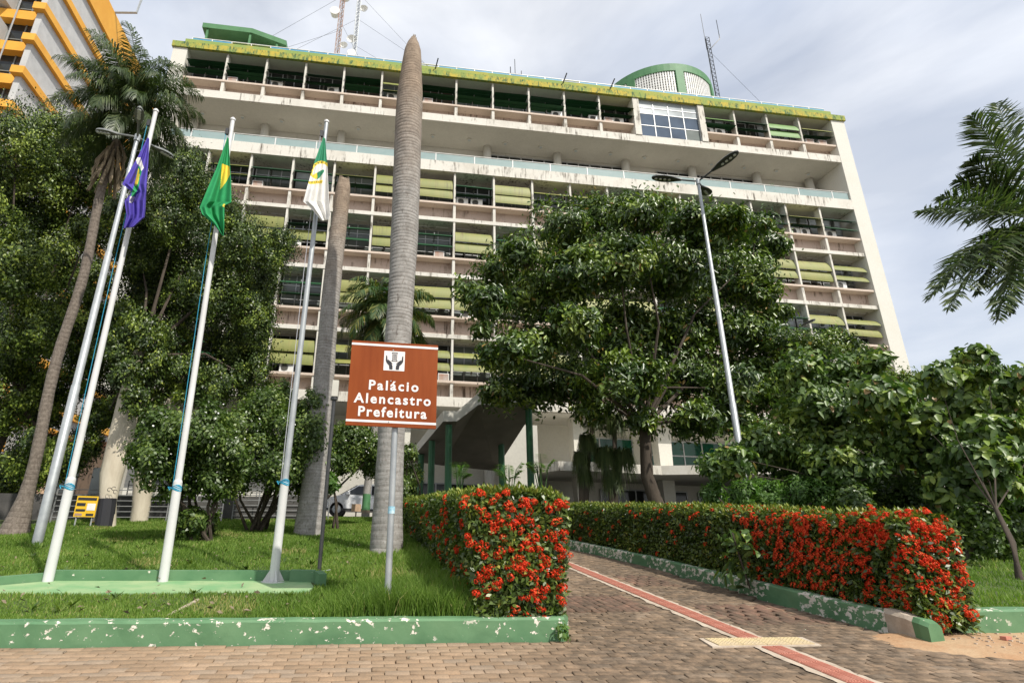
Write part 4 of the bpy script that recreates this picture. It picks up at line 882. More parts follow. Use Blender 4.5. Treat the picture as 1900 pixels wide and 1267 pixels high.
for k, (px_, top_, nm, ty) in enumerate(((88, (289, 208), 'blue', 905), (302, (432, 224), 'green', 907), (507, (606, 228), 'white', 896))):
    p0 = gr(px_, 1080, LAWN); p1 = at(top_[0], top_[1], p0[1]); p0[2] += .0
    t = thing('flagpole', 'white steel flagpole %s' % ('carrying the purple blue flag, thick foot tied with blue rope', 'carrying the green and yellow flag between the other two poles', 'carrying the white and green flag, bolted foot with gussets')[k], 'flagpole', p0, 'flagpoles on the green plinth')
    f = lambda s_: p0 + (p1 - p0) * s_
    b = MB(); b.tube([f(-.005), f(.17), f(.172), f(.176)], [.062, .058, .058, .046], 16); part('lower_tube', b, 'pole_white', t, True)
    b = MB(); b.tube([f(.175), f(.55), f(1)], [.045, .040, .034], 16); part('upper_tube', b, 'pole_white' if k < 2 else 'grey_metal', t, True)
    b = MB(); b.tube([f(1), f(1.004), f(1.008)], [.045, .045, .02], 14); part('cap', b, 'pole_white', t, True)
    b = MB(); q = f(.965); b.obox(q + np.array([-.06, -.02, 0]), (.025, 0, 0), (0, .02, 0), (0, 0, .06)); part('pulley', b, 'dark_metal', t)
    if k == 2:
        b = MB()
        for a in range(4):
            c_, s_ = math.cos(a * math.pi / 2 + .4), math.sin(a * math.pi / 2 + .4); b.hexa([(p0[0] + c_ * .05 - s_ * .006, p0[1] + s_ * .05 + c_ * .006, p0[2]), (p0[0] + c_ * .15 - s_ * .006, p0[1] + s_ * .15 + c_ * .006, p0[2]), (p0[0] + c_ * .15 + s_ * .006, p0[1] + s_ * .15 - c_ * .006, p0[2]), (p0[0] + c_ * .05 + s_ * .006, p0[1] + s_ * .05 - c_ * .006, p0[2])],
                   [(p0[0] + c_ * .045 - s_ * .006, p0[1] + s_ * .045 + c_ * .006, p0[2] + .17), (p0[0] + c_ * .06 - s_ * .006, p0[1] + s_ * .06 + c_ * .006, p0[2] + .15), (p0[0] + c_ * .06 + s_ * .006, p0[1] + s_ * .06 - c_ * .006, p0[2] + .15), (p0[0] + c_ * .045 + s_ * .006, p0[1] + s_ * .045 - c_ * .006, p0[2] + .17)])
        part('gussets', b, 'pole_white', t); b = MB(); b.cyl((p0[0], p0[1]), .16, p0[2] - .01, p0[2] + .012, 16); part('base_plate', b, 'pole_white', t)
    zt = float(at(0.5 * (px_ + top_[0]), ty, p0[1])[2]); s0 = (zt - p0[2]) / (p1[2] - p0[2])
    b = MB()
    off = np.array([-.075, -.03, 0])
    b.tube([f(.96) + off, f(.6) + off * 1.05, f(s0) + off * .7], .0045, 5)
    part('halyard', b, 'rope' if k < 2 else 'rope_grey', t)
    b = MB()
    for j in range(5): 
        q = f(s0) + np.array([0, 0, (j - 2) * .013]); b.tube([q + .056 * np.array([math.cos(a), math.sin(a), .25 * math.sin(a * 2 + j)]) for a in np.linspace(0, 2 * math.pi, 14)], .0085, 5)
    b.tube([f(s0) + np.array([-.06, -.03, 0]), f(s0) + np.array([-.10, -.05, .01]), f(s0) + np.array([-.07, -.06, -.03])], .009, 5); part('rope_knot', b, 'rope', t)
    poles.append((p0, p1, f))
def flag(name, label, outl_l, outl_r, Y, classify, mats, fold, hem=None):
    """hanging cloth: left and right outline given top to bottom, folds run down the drop"""
    nU, nV = 64, 150
    def lerp(o, t):
        y0, y1 = o[0][1], o[-1][1]; y = y0 + (y1 - y0) * t
        for (a, b_) in zip(o[:-1], o[1:]):
            if y <= b_[1] + 1e-6: s_ = (y - a[1]) / max(1e-6, b_[1] - a[1]); return a[0] + (b_[0] - a[0]) * s_, y
        return o[-1]
    V = []; P = []
    for j in range(nV + 1):
        t = j / nV; l = lerp(outl_l, t); r_ = lerp(outl_r, t)
        for i in range(nU + 1):
            u = i / nU; x = l[0] + (r_[0] - l[0]) * u; y = l[1] + (r_[1] - l[1]) * u
            P.append((x, y)); amp = .02 + .13 * min(1, t * 1.6)
            d = .10 + amp * .6 * (1 + math.sin(u * fold * math.pi + 1.1 * t) * .7 + .35 * math.sin(u * fold * 2.3 * math.pi + 2.0 + 2.2 * t) + .5 * (1 - u)); p = at(x, y, Y - d); V.append(p)
    Fq = []; mi = []; W = nU + 1
    for j in range(nV):
        for i in range(nU):
            q = P[j * W + i]; e = P[(j + 1) * W + i + 1]
            Fq.append((j * W + i, (j + 1) * W + i, (j + 1) * W + i + 1, j * W + i + 1)); mi.append(classify((q[0] + e[0]) / 2, (q[1] + e[1]) / 2))
    b = MB(); b.v = [tuple(map(float, v)) for v in V]; b.f = Fq; b.mi = mi; o = b.build(name, mats, None, True)
    sm = o.modifiers.new('cloth_thickness', 'SOLIDIFY'); sm.thickness = .004
    return tag(o, label, 'flag')
YF = poles[0][0][1]
def cls_blue(x, y):
    d = [(255, 291), (261, 294), (265, 312), (258, 345), (247, 374), (240, 372), (246, 345), (251, 318)]
    if poly_in(x, y, [(251, 291), (261, 293), (267, 312), (262, 318), (259, 308), (254, 304)]) or poly_in(x, y, [(241, 364), (251, 366), (245, 377), (240, 376)]): return 1
    if poly_in(x, y, [(260, 306), (264, 314), (261, 326), (258, 322)]): return 2
    if poly_in(x, y, [(257, 308), (262, 312), (258, 345), (250, 365), (243, 364), (250, 340)]):
        return 3 if poly_in(x, y, [(257, 312), (260, 320), (256, 340), (252, 346), (249, 342), (254, 325)]) else 2
    return 0
flag('blue_flag', 'limp purple blue flag with a white, green and yellow emblem', [(274, 255), (255.8, 291), (240, 318), (226.7, 341.7), (246, 356), (231, 373), (235, 399), (229, 424)], [(277, 258), (275, 306), (272, 350), (270, 390), (268.5, 404), (249, 421)], YF - .02, cls_blue, ['flag_blue', 'flag_white', 'flag_green', 'flag_yellow'], 2.6)
def cls_green(x, y):
    return 1 if poly_in(x, y, [(411.9, 303.8), (425.5, 309), (427, 324), (418, 340), (408.6, 352)]) or poly_in(x, y, [(414, 379), (417, 378.5), (417, 385), (413, 383)]) else 0
flag('green_flag', 'limp bright green flag showing part of a yellow diamond', [(422, 255), (402, 311), (385, 350), (370.7, 384.6), (375, 397), (395, 414), (413, 437)], [(424, 257), (426, 301), (428.8, 336), (429.5, 375.7), (416.5, 382), (416.3, 420), (415, 438)], YF - .02, cls_green, ['flag_green', 'flag_yellow'], 2.4)
def cls_white(x, y):
    if poly_in(x, y, [(585.5, 323), (596, 316), (602, 315), (601, 320), (592, 331), (588, 333)]) and not poly_in(x, y, [(577, 327), (588, 320), (589, 330), (585, 333)]): return 0
    if poly_in(x, y, [(577, 327), (588, 320.5), (589, 330), (585, 333)]): return 2
    if poly_in(x, y, [(571, 337), (599, 334.5), (597.5, 340.5), (573, 342)]): return 3 if (int(x * .9) % 3 == 0 and 336.5 < y < 340) else 2
    dx, dy = (x - 596) / 20.0, (y - 323) / 24.0; r_ = math.hypot(dx, dy)
    if y < 326 and 1.0 > r_ > .80: return 3 if int(math.degrees(math.atan2(dy, dx)) / 7) % 3 == 0 and .85 < r_ < .95 else 2
    if y < 326 and r_ >= 1.0: return 0
    return 1
flag('white_flag', 'limp white flag with green hoist corner and round emblem', [(600, 255), (584, 298.7), (571.5, 341.6), (562.6, 374.5), (575, 384), (590, 402), (597, 410)], [(603, 257), (606.9, 306), (609, 350), (612.4, 400), (609.4, 408)], YF - .02, cls_white, ['flag_teal', 'flag_white', 'flag_yellow', 'black_print'], 2.2)

# ================================================================== LAMPS AND POSTS
M['lamp_grey'] = mat('dull_lamp_grey', (0.13, 0.14, 0.14), 0.6, (0.18, 0.19, 0.18), 5)
M['lens'] = mat('lamp_lens', (0.55, 0.57, 0.55), 0.25, spec=0.6)
def lamp(label, base, topz, arms, headmat, tilt, name='street_lamp', r0=.095, L1=.55, L2=.75, wid=.13):
    t = thing(name, label, 'street lamp', base, 'street lamps'); x, y, z = base
    b = MB(); b.tube([(x, y, z - .1), (x, y, z + (topz - z) * .33), (x, y, z + (topz - z) * .331), (x, y, z + (topz - z) * .66), (x, y, z + (topz - z) * .661), (x, y, topz)], [r0, r0 * .94, r0 * .82, r0 * .76, r0 * .62, r0 * .5], 16); part('pole', b, 'grey_metal', t, True)
    b = MB(); b.cyl((x, y), r0 * .75, topz - .12, topz + .06, 14); part('hub', b, 'grey_metal', t)
    for (ax, ay) in arms:
        d = np.array([ax, ay, tilt]); d = d / np.linalg.norm(d); s_ = np.cross(d, (0, 0, 1)); s_ /= np.linalg.norm(s_); u = np.cross(s_, d); h = np.array([x, y, topz])
        b = MB(); b.tube([h, h + d * L1], .028, 8); arm = part('arm', b, headmat, t)
        prof = [(0, .25), (.12, .42), (.35, .85), (.6, 1.0), (.82, .85), (.95, .5), (1.0, .15)]; V = []
        for (q, w) in prof:
            c = h + d * (L1 - .02 + q * L2); V += [c - s_ * w * wid - u * .015, c - s_ * w * wid * .7 + u * (.03 + .02 * w), c + s_ * w * wid * .7 + u * (.03 + .02 * w), c + s_ * w * wid - u * .015, c - u * .028]
        n = 5; b = MB(); b.add(V, [(i * n + k, i * n + (k + 1) % n, (i + 1) * n + (k + 1) % n, (i + 1) * n + k) for i in range(len(prof) - 1) for k in range(n)] + [tuple(range(n))[::-1], tuple(range((len(prof) - 1) * n, len(prof) * n))])
        hd = part('lamp_head', b, headmat, t)
        for k in range(4):
            c = h + d * (L1 + (.38 + k * .15) * L2) - u * .034; lb_ = MB()
            a = [c + .045 * (math.cos(2 * math.pi * j / 10) * d + math.sin(2 * math.pi * j / 10) * s_) for j in range(10)]; lb_.hexa(a, [q - u * .02 for q in a]); lb_.build('lens', 'lens', hd)
    return t
bl = gr(68, 1010, LAWN); lamp('galvanised three-headed lamp post next to the slender palm', bl, float(at(256, 255, bl[1])[2]), ((-1, .05), (.35, -.9), (.55, .85)), 'lamp_grey', .12, L1=.5, L2=.58, wid=.11)
br = at(1400, 1010, 14.9); br[2] = float(gz(br[0], br[1])) + LAWN
lt = at(1298, 337, 14.9); lamp('grey lamp post with three black leaf shaped heads in front of the big tree', br, float(lt[2]), ((.42, -.9), (-.95, .25), (.7, .7)), 'dark_metal', .18, wid=.19, L2=.95)
bk = at(1478, 960, 24); bk[2] = float(gz(bk[0], 24)) + LAWN; lk = at(1467, 615, 24); lamp('short distant lamp post with a dark head close to the facade', (float(lk[0]), 24.0, float(bk[2])), float(lk[2]), ((.3, -.9), (-1, 0)), 'dark_metal', .15, r0=.07)
bb = gr(592, 1060, LAWN); t = thing('floodlight_post', 'thin black post with a small grey box on top next to the plinth', 'post', bb)
bt = at(611, 705, bb[1]); b = MB(); b.tube([bb - [0, 0, .05], [bb[0], bb[1], bt[2] - .3]], .03, 12); part('pole', b, 'dark_metal', t, True)
b = MB(); b.cyl((bb[0], bb[1]), .06, bt[2] - .33, bt[2] - .29, 12); part('collar', b, 'dark_metal', t); b = MB(); b.box(bb[0] - .045, bb[0] + .055, bb[1] - .06, bb[1] + .04, bt[2] - .28, bt[2] - .01); part('light_box', b, 'soffit', t)
b = MB(); b.tube([bb + [.03, 0, .01], bb + [.10, -.06, .015], bb + [.16, -.02, .03]], .008, 5); part('cable', b, 'rope_grey', t)
M['rail_grey'] = mat('dull_rail_paint', (0.17, 0.175, 0.175), 0.5, (0.24, 0.24, 0.24), 4)
# ---- ramp railings behind the lawn
def railing(label, pts, h, n):
    t = thing('handrail', label, 'railing', (pts[0][0], pts[0][1], pts[0][2]), 'ramp railings')
    for k in range(n + 1):
        s_ = k / n * (len(pts) - 1); i = min(int(s_), len(pts) - 2); p = np.array(pts[i]) + (np.array(pts[i + 1]) - np.array(pts[i])) * (s_ - i); b = MB(); b.tube([p - [0, 0, .1], p + [0, 0, h]], .022, 6); part('post', b, 'rail_grey', t)
    for j in range(6): b = MB(); b.tube([np.array(p) + [0, 0, h * (j + 1) / 6] for p in pts], .014, 6); part('rail', b, 'rail_grey', t)
gl = lambda x, y, dz=LAWN: (x, y, float(gz(x, y)) + dz)
railing('grey tube railing rising beside the whitewashed tree', [gl(-9.2, 18.6), gl(-6.6, 19.2), gl(-4.6, 19.4)], .95, 5)
railing('grey tube railing behind the white flowered bushes', [gl(-4.5, 20.4), gl(-1.4, 21.0)], 1.0, 4)
railing('upper ramp railing close to the building pillars', [gl(-9.5, 24.4, .5), gl(-5.0, 24.9, .6), gl(-3.2, 25.0, .7)], 1.0, 5)
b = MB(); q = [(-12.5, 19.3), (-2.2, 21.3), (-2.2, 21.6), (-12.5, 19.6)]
b.hexa([(x, y, float(gz(x, y))) for x, y in q], [(x, y, float(gz(x, y)) + LAWN + .78) for x, y in q]); tag(b.build('ramp_wall', 'asphalt'), 'low ramp wall coloured dark like the shade behind the tube railing', 'wall')  # asphalt colour paints the shade behind the railing onto the wall
# ---- yellow notice board, leaning tube
p = at(160, 940, 17.0); t = thing('notice_board', 'small yellow notice board with dark print on the railing', 'sign', (p[0], 17.0, gz(p[0], 17) + LAWN)); M['notice'] = mat('yellow_notice', (0.75, 0.46, 0.02), 0.5)
b = MB(); b.box(p[0] - .27, p[0] + .27, 16.98, 17.0, p[2] - .26, p[2] + .28); pl_ = part('board', b, 'notice', t)
for (x0_, x1_, z0_, z1_, mm) in ((-.24, .24, .17, .24, 'black_print'), (-.24, -.02, .02, .10, 'black_print'), (.03, .24, -.09, .09, 'sign_white'), (-.24, .0, -.12, -.06, 'black_print'), (-.24, -.06, -.23, -.17, 'rust'), (.04, .23, -.23, -.17, 'black_print')): b = MB(); b.box(p[0] + x0_, p[0] + x1_, 16.974, 16.979, p[2] + z0_, p[2] + z1_); b.build('print', mm, pl_)
for dx in (-.2, .2): b = MB(); b.tube([(p[0] + dx, 17.02, gz(p[0], 17) + LAWN - .1), (p[0] + dx, 17.02, p[2] + .2)], .02, 6); part('leg', b, 'frame', t)
p = gr(172, 972, LAWN); t = thing('paint_splashed_stake', 'short paint splashed stake with an ochre foot near the railing', 'stake', p); b = MB(); b.tube([p, p + [.06, 0, .75]], .035, 8); part('stake', b, 'bark_pale', t)
b = MB(); b.cyl((p[0], p[1]), .17, p[2] - .04, p[2] + .07, 12, .05); part('foot', b, 'orange', t)

# ================================================================== CAR
CX, CY = -0.2, 29.0; CZ = float(gz(CX, CY)) + LAWN
M['car_white'] = mat('white_car_paint', (0.78, 0.79, 0.80), 0.22, coat=0.6); M['tyre'] = mat('tyre_rubber', (0.02, 0.02, 0.02), 0.85); M['car_glass'] = glassmat('car_glass', (0.015, 0.018, 0.02), 0.04)
car = thing('parked_car', 'white hatchback parked on the driveway behind the palm trunks', 'car', (CX, CY, CZ))
prof = [(-2.05, .32), (-2.1, .62), (-1.95, .78), (-1.15, .98), (-.35, 1.46), (.1, 1.53), (1.1, 1.5), (1.75, 1.12), (2.05, 1.02), (2.08, .4), (1.9, .28), (-1.8, .26)]
b = MB(); n = len(prof); rows = []
for (y, sc_, zz_) in ((-.84, .97, 0), (-.80, 1, 0), (.80, 1, 0), (.84, .97, 0)):
    rows.append([(CX + x * sc_, CY + y * (1 if z < 1.0 else .86), CZ + .9 + (z - .9) * sc_) for x, z in prof])
V = [v for r_ in rows for v in r_]; b.add(V, [(i * n + k, i * n + (k + 1) % n, (i + 1) * n + (k + 1) % n, (i + 1) * n + k) for i in range(3) for k in range(n)] + [tuple(range(n))[::-1], tuple(range(3 * n, 4 * n))]); part('body', b, 'car_white', car)
for poly, nm in (([(-1.0, 1.02), (-.35, 1.40), (.2, 1.43), (.2, 1.0)], 'front_window'), ([(.28, 1.0), (.28, 1.43), (1.0, 1.40), (1.5, 1.06)], 'rear_window')):
    b = MB(); b.hexa([(CX + x, CY - .855 + (z - 1.0) * .27, CZ + z) for x, z in poly], [(CX + x, CY - .83 + (z - 1.0) * .27, CZ + z) for x, z in poly]); part(nm, b, 'car_glass', car)
b = MB(); b.hexa([(CX - 1.22, CY - .68, CZ + .98), (CX - 1.22, CY + .68, CZ + .98), (CX - .42, CY + .62, CZ + 1.45), (CX - .42, CY - .62, CZ + 1.45)], [(CX - 1.20, CY - .68, CZ + 1.0), (CX - 1.20, CY + .68, CZ + 1.0), (CX - .43, CY + .62, CZ + 1.47), (CX - .43, CY - .62, CZ + 1.47)]); part('windscreen', b, 'car_glass', car)
for x in (-1.32, 1.3):
    for s_ in (-1, 1):
        b = MB(); b.tube([(CX + x, CY + s_ * .84, CZ + .32), (CX + x, CY + s_ * .68, CZ + .32)], .32, 24); w = part('wheel', b, 'tyre', car)
        b = MB(); b.tube([(CX + x, CY + s_ * .865, CZ + .32), (CX + x, CY + s_ * .83, CZ + .32)], [.20, .21], 20); rim = b.build('rim', 'grey_metal', w)
        b = MB(); b.tube([(CX + x, CY + s_ * .83, CZ + .34), (CX + x, CY + s_ * .80, CZ + .34)], .38, 24); part('wheel_arch', b, 'tyre', car)
b = MB(); b.box(CX - 2.09, CX - 1.72, CY - .845, CY - .6, CZ + .66, CZ + .80); part('headlight', b, 'lens', car); b = MB(); b.box(CX - .92, CX - .74, CY - 1.02, CY - .84, CZ + .98, CZ + 1.12); part('mirror', b, 'car_white', car)
for x in (-.1, .85): b = MB(); b.box(CX + x, CX + x + .2, CY - .875, CY - .845, CZ + .86, CZ + .9); part('door_handle', b, 'grey_metal', car)
b = MB(); b.box(CX - 1.9, CX + 1.95, CY - .85, CY - .82, CZ + .26, CZ + .36); part('side_skirt', b, 'dark_metal', car)
p = at(660, 957, 25.2); t = thing('wooden_notice', 'small wooden notice on a stick in front of the white car', 'sign', (p[0], 25.2, gz(p[0], 25.2) + LAWN)); zg = float(gz(p[0], 25.2)) + LAWN
b = MB(); b.tube([(p[0], 25.22, zg - .1), (p[0], 25.22, zg + .55)], .03, 6); part('stick', b, 'bark', t); b = MB(); b.box(p[0] - .2, p[0] + .2, 25.17, 25.2, zg + .28, zg + .58); part('board', b, 'peach', t)
# ================================================================== PLANTS
def unit(v): return v / (np.linalg.norm(v, axis=-1, keepdims=True) + 1e-9)
def leaf_quads(P, Nn, L, W, rng, droop=0.25, shape='plain'):
    """one folded leaf (a quad) per point; Nn = preferred facing"""
    n = len(P); d = unit(np.cross(Nn, rng.normal(size=(n, 3)))); d[:, 2] -= droop; d = unit(d)
    s = unit(np.cross(d, Nn + rng.normal(0, .25, (n, 3)))); L = L * rng.uniform(.65, 1.25, n)[:, None]; W = W * rng.uniform(.75, 1.2, n)[:, None]
    nn = np.cross(s, d)
    if shape == 'broad':      # two halves folded along the midrib, rounded outline
        V = np.stack([P, P + d * L * .28 + s * W * .48 + nn * W * .14, P + d * L * .68 + s * W * .36 + nn * W * .08 - nn * L * .06, P + d * L - nn * L * .16, P + d * L * .68 - s * W * .36 + nn * W * .08 - nn * L * .06, P + d * L * .28 - s * W * .48 + nn * W * .14], 1)
        i = np.arange(n)[:, None] * 6; F = np.concatenate([i + np.array([[0, 1, 2, 3]]), i + np.array([[0, 3, 4, 5]])], 1).reshape(-1, 4); return V.reshape(-1, 3), F
    V = np.stack([P, P + d * L * .45 + s * W * .5 + nn * W * .12, P + d * L - nn * L * .12, P + d * L * .45 - s * W * .5 + nn * W * .12], 1)
    F = np.arange(4 * n).reshape(n, 4); return V.reshape(-1, 3), F
def crown_points(blobs, n, rng, clump=14, sig=.24, shell=(.62, 1.02), lift=.55, spread=.55):
    R3 = np.array([b[1] for b in blobs]); C3 = np.array([b[0] for b in blobs]); w = (R3.prod(1)) ** (2 / 3.); w = w / w.sum()
    PP, NN, TT = [], [], []
    for c, r, k in zip(C3, R3, rng.multinomial(n, w)):
        m_ = max(5, int(clump)); dirs = unit(rng.normal(size=(m_, 3))); rad = rng.uniform(shell[0], shell[1], m_)[:, None]; cl = dirs * rad
        tone = rng.normal(0, .2, m_); idx = rng.integers(0, m_, k)
        p = cl[idx] + rng.normal(0, sig, (k, 3)); PP.append(c + p * r); o = unit(p); o[:, 2] += lift; NN.append(unit(o + rng.normal(0, spread, (k, 3)))); TT.append(tone[idx])
    return np.concatenate(PP), np.concatenate(NN), np.concatenate(TT)
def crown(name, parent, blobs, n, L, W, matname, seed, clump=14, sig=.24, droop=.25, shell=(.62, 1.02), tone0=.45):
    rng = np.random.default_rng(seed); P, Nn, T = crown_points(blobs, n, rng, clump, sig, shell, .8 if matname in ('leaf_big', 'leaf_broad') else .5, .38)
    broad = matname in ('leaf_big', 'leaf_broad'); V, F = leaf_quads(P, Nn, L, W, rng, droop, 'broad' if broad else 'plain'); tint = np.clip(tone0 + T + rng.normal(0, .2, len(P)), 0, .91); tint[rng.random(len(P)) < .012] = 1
    if broad: tint = np.repeat(tint, 2)
    o = link(name, npmesh(name, V, F, matname, tint), parent); return tag(o, kind='stuff')
def pxblobs(lst, Y, dy, seed, flat=1.0):
    """clumps of a crown: where they sit across the picture, spread in depth round the trunk"""
    q = random.Random(seed); out = []
    for it in lst:
        x, y, r = it[:3]; yy = Y + (it[3] if len(it) > 3 else q.uniform(-dy, dy)); c = at(x, y, yy); w = r * wpp(c); out.append((c, np.array([w, w * 1.1, w * flat])))
    return out
def layered(lst, Y, dy, seed, k=.8, flat=1.0, back=2.4, kb=.95):
    q = random.Random(seed + 500); front = pxblobs([(x_[0], x_[1], x_[2] * k * q.uniform(.85, 1.15)) + tuple(x_[3:]) for x_ in lst], Y, dy, seed, flat)
    return front, pxblobs([(x_[0] + q.uniform(-12, 12), x_[1] + q.uniform(-10, 10), x_[2] * kb) for x_ in lst], Y + back, dy * .5, seed + 1, .9)
def limbs(parent, base, fork, blobs, r0, matname, seed, bend=.3, name='limbs', trunk='trunk', every=1):
    q = random.Random(seed); base = np.array(base, float); fork = np.array(fork, float); b = MB(); mid = (base + fork) / 2 + np.array([q.uniform(-bend, bend), q.uniform(-bend, bend), 0]) * .4
    b.tube([base - [0, 0, .15], base + (mid - base) * .12, mid, fork], [r0 * 1.45, r0 * 1.1, r0 * .9, r0 * .75], 12); b.build(trunk, matname, parent, True)
    b = MB()
    for c, r in blobs[::every]:
        m1 = fork + (c - fork) * .45 + np.array([q.uniform(-bend, bend), q.uniform(-bend, bend), q.uniform(-.1, bend)]); b.tube([fork, m1, c], [r0 * .34, r0 * .17, r0 * .05], 6)
        for k in range(3):
            e = c + np.array([q.uniform(-.7, .7) * r[0], q.uniform(-.7, .7) * r[1], q.uniform(-.5, .7) * r[2]]); b.tube([c + (m1 - c) * .2, e], [r0 * .1, r0 * .03], 4, cap=False)
    b.build(name, matname, parent)

# ---- weeping figs at the left
fa = thing('fig_tree', 'huge dark weeping fig with hanging foliage behind the slender palm trunk', 'tree', gl(-11.8, 19.0))
BA, deep_fig_one = layered([(30, 275, 75), (115, 262, 68), (165, 255, 40), (60, 370, 90), (150, 330, 62), (-40, 400, 90), (25, 490, 80), (105, 470, 80), (165, 430, 45), (60, 610, 80), (-30, 620, 90), (15, 720, 75), (90, 750, 55), (135, 590, 62), (150, 690, 45), (60, 850, 55), (120, 850, 45), (20, 880, 60), (-60, 300, 80), (170, 520, 40)], 19.0, 2.4, 3, 0.74, 1.1, 2.6)
limbs(fa, gl(-11.8, 19.0), (-11.6, 19.6, 5.5), BA, .30, 'bark', 4, every=4); crown('crown', fa, BA, 140000, .11, .058, 'leaf_ficus', 5, clump=34, sig=.15, droop=.9, tone0=.45); crown('inner_crown', fa, deep_fig_one, 125000, .11, .058, 'leaf_ficus', 605, clump=30, sig=.24, droop=.9, tone0=.15)  # inner leaves tinted darker, shade inside the crown put into their colour
fbx = gl(-7.05, 17.3); fb = thing('fig_tree', 'broad weeping fig on a whitewashed trunk with scrawled graffiti', 'tree', fbx)
BB, deep_fig_two = layered([(330, 335, 58), (395, 385, 60), (300, 400, 62), (350, 455, 76), (440, 450, 60), (500, 475, 38), (285, 530, 66), (395, 545, 66), (470, 520, 52), (250, 470, 50), (225, 600, 50), (215, 760, 36), (180, 770, 34), (160, 820, 30), (285, 720, 40), (300, 790, 34), (335, 700, 44), (250, 780, 30), (235, 700, 40, -2.6), (215, 650, 46, -2.4), (262, 620, 46, -2.2), (255, 745, 32, -2.8), (290, 670, 40, -2.0), (320, 640, 52), (440, 640, 66), (475, 590, 45), (400, 715, 50), (470, 700, 42), (240, 700, 42), (225, 400, 46), (520, 450, 28), (265, 640, 40), (345, 560, 60), (180, 640, 40)], 19.6, 1.8, 8, 0.74, 1.2, 2.6)
b = MB(); pts = [at(x, y, yy) for x, y, yy in ((197, 985, 17.3), (200, 930, 17.3), (207, 880, 17.35), (224, 815, 17.5), (240, 745, 17.8), (262, 660, 18.3))]; b.tube(pts, [.24, .22, .30, .34, .33, .28], 14); part('trunk', b, 'bark_pale', fb, True)
b = MB(); pts2 = [at(x, y, yy) for x, y, yy in ((192, 982, 17.22), (200, 925, 17.22))]; b.tube(pts2, [.235, .225], 14); part('painted_foot', b, 'black_print', fb)
b = MB(); pts2 = [at(255, 985, 19.2) - [0, 0, .5]] + [at(x, y, 19.2) for x, y in ((262, 940), (266, 900), (276, 850), (300, 740))]; b.tube(pts2, [.26, .26, .3, .34, .3], 12); part('second_trunk', b, 'bark_pale', fb, True)
b = MB()
for (x, y) in ((203, 908), (211, 906), (214, 912)):
    q = at(x, y, 16.96); b.tube([q + .05 * np.array([math.cos(a), 0, math.sin(a)]) for a in np.linspace(.4, 5.2, 9)], .008, 4)
part('graffiti', b, 'black_print', fb)
b = MB()
for c, r in BB[::3]: f0 = at(262, 660, 18.3); b.tube([f0, (f0 + c) / 2 + [0, .5, .6], c + [0, .6, 0]], [.07, .04, .015], 6)
part('limbs', b, 'bark', fb); crown('crown', fb, BB, 140000, .105, .055, 'leaf_ficus', 9, clump=34, sig=.15, droop=.9, tone0=.32); crown('inner_crown', fb, deep_fig_two, 125000, .105, .055, 'leaf_ficus', 609, clump=30, sig=.24, droop=.9, tone0=.12)  # darker tint on the inner leaves paints the shaded depth of this fig

# ---- the big glossy tree in front of the facade
bt_ = gl(9.9, 19.0); big = thing('shade_tree', 'large glossy dark green tree in front of the facade behind the lamp post', 'tree', bt_)
BG, deep_mango = layered([(965, 470, 55), (930, 500, 45), (1045, 420, 58), (1120, 400, 52), (1185, 400, 58), (1270, 410, 50), (1330, 430, 58), (1395, 420, 40), (1420, 455, 38), (910, 560, 50), (985, 550, 62), (1060, 500, 70), (1150, 490, 80), (1250, 500, 80), (1345, 510, 75), (1405, 540, 48), (930, 655, 50), (985, 640, 60), (1060, 610, 75), (1150, 610, 85), (1260, 610, 85), (1360, 620, 75), (1420, 625, 40), (925, 725, 42), (985, 720, 48), (1060, 705, 65), (1150, 700, 75), (1250, 700, 80), (1350, 720, 70), (1420, 690, 48), (1100, 760, 40), (1190, 775, 40), (1290, 775, 52), (1370, 780, 45), (870, 540, 26), (895, 610, 26), (1440, 580, 30)], 19.0, 2.6, 13, 0.78, 0.62, 2.4)
fk = at(1196, 790, 19.0); limbs(big, bt_, fk, BG, .24, 'bark', 14, every=4, bend=.7); crown('crown', big, BG, 62000, .235, .10, 'leaf_big', 15, clump=20, sig=.21, droop=.55, tone0=.42); crown('inner_crown', big, deep_mango, 34000, .235, .10, 'leaf_big', 615, clump=20, sig=.21, droop=.55, tone0=.42)

# ---- broad leaved young trees right
ra_ = gr(1892, 1076, LAWN); ra = thing('broad_leaf_tree', 'young broad leaved tree with a thin leaning trunk on the shaded lawn', 'tree', ra_)
BR_, deep_broad_one = layered([(1840, 800, 58), (1775, 745, 48), (1860, 735, 42), (1895, 860, 58), (1805, 850, 52), (1720, 830, 52), (1690, 765, 52), (1625, 735, 44), (1770, 905, 40), (1850, 900, 44), (1740, 700, 36), (1805, 690, 34), (1830, 660, 18), (1800, 655, 22), (1940, 780, 70), (1900, 700, 36)], 10.4, 1.2, 21, 0.85, 0.7, 1.0)
limbs(ra, ra_, at(1848, 945, 9.0), BR_, .046, 'bark', 22, bend=.15, every=2); crown('crown', ra, BR_, 12500, .19, .12, 'leaf_broad', 23, clump=13, sig=.22, droop=.7, tone0=.45); crown('inner_crown', ra, deep_broad_one, 5000, .19, .12, 'leaf_broad', 623, clump=13, sig=.22, droop=.7, tone0=.45)
rb_ = gl(11.2, 13.0); rb = thing('broad_leaf_tree', 'bushy broad leaved tree crowding behind the long red-flowered hedge', 'tree', rb_)
BS, deep_broad_two = layered([(1500, 760, 55), (1560, 720, 55), (1470, 850, 45), (1560, 860, 62), (1640, 870, 55), (1420, 830, 46), (1370, 850, 42), (1645, 800, 55), (1560, 790, 60), (1480, 690, 42), (1330, 870, 32), (1700, 890, 40), (1620, 670, 26), (1500, 900, 40)], 13.0, 1.4, 25, 0.82, 0.7, 1.4)
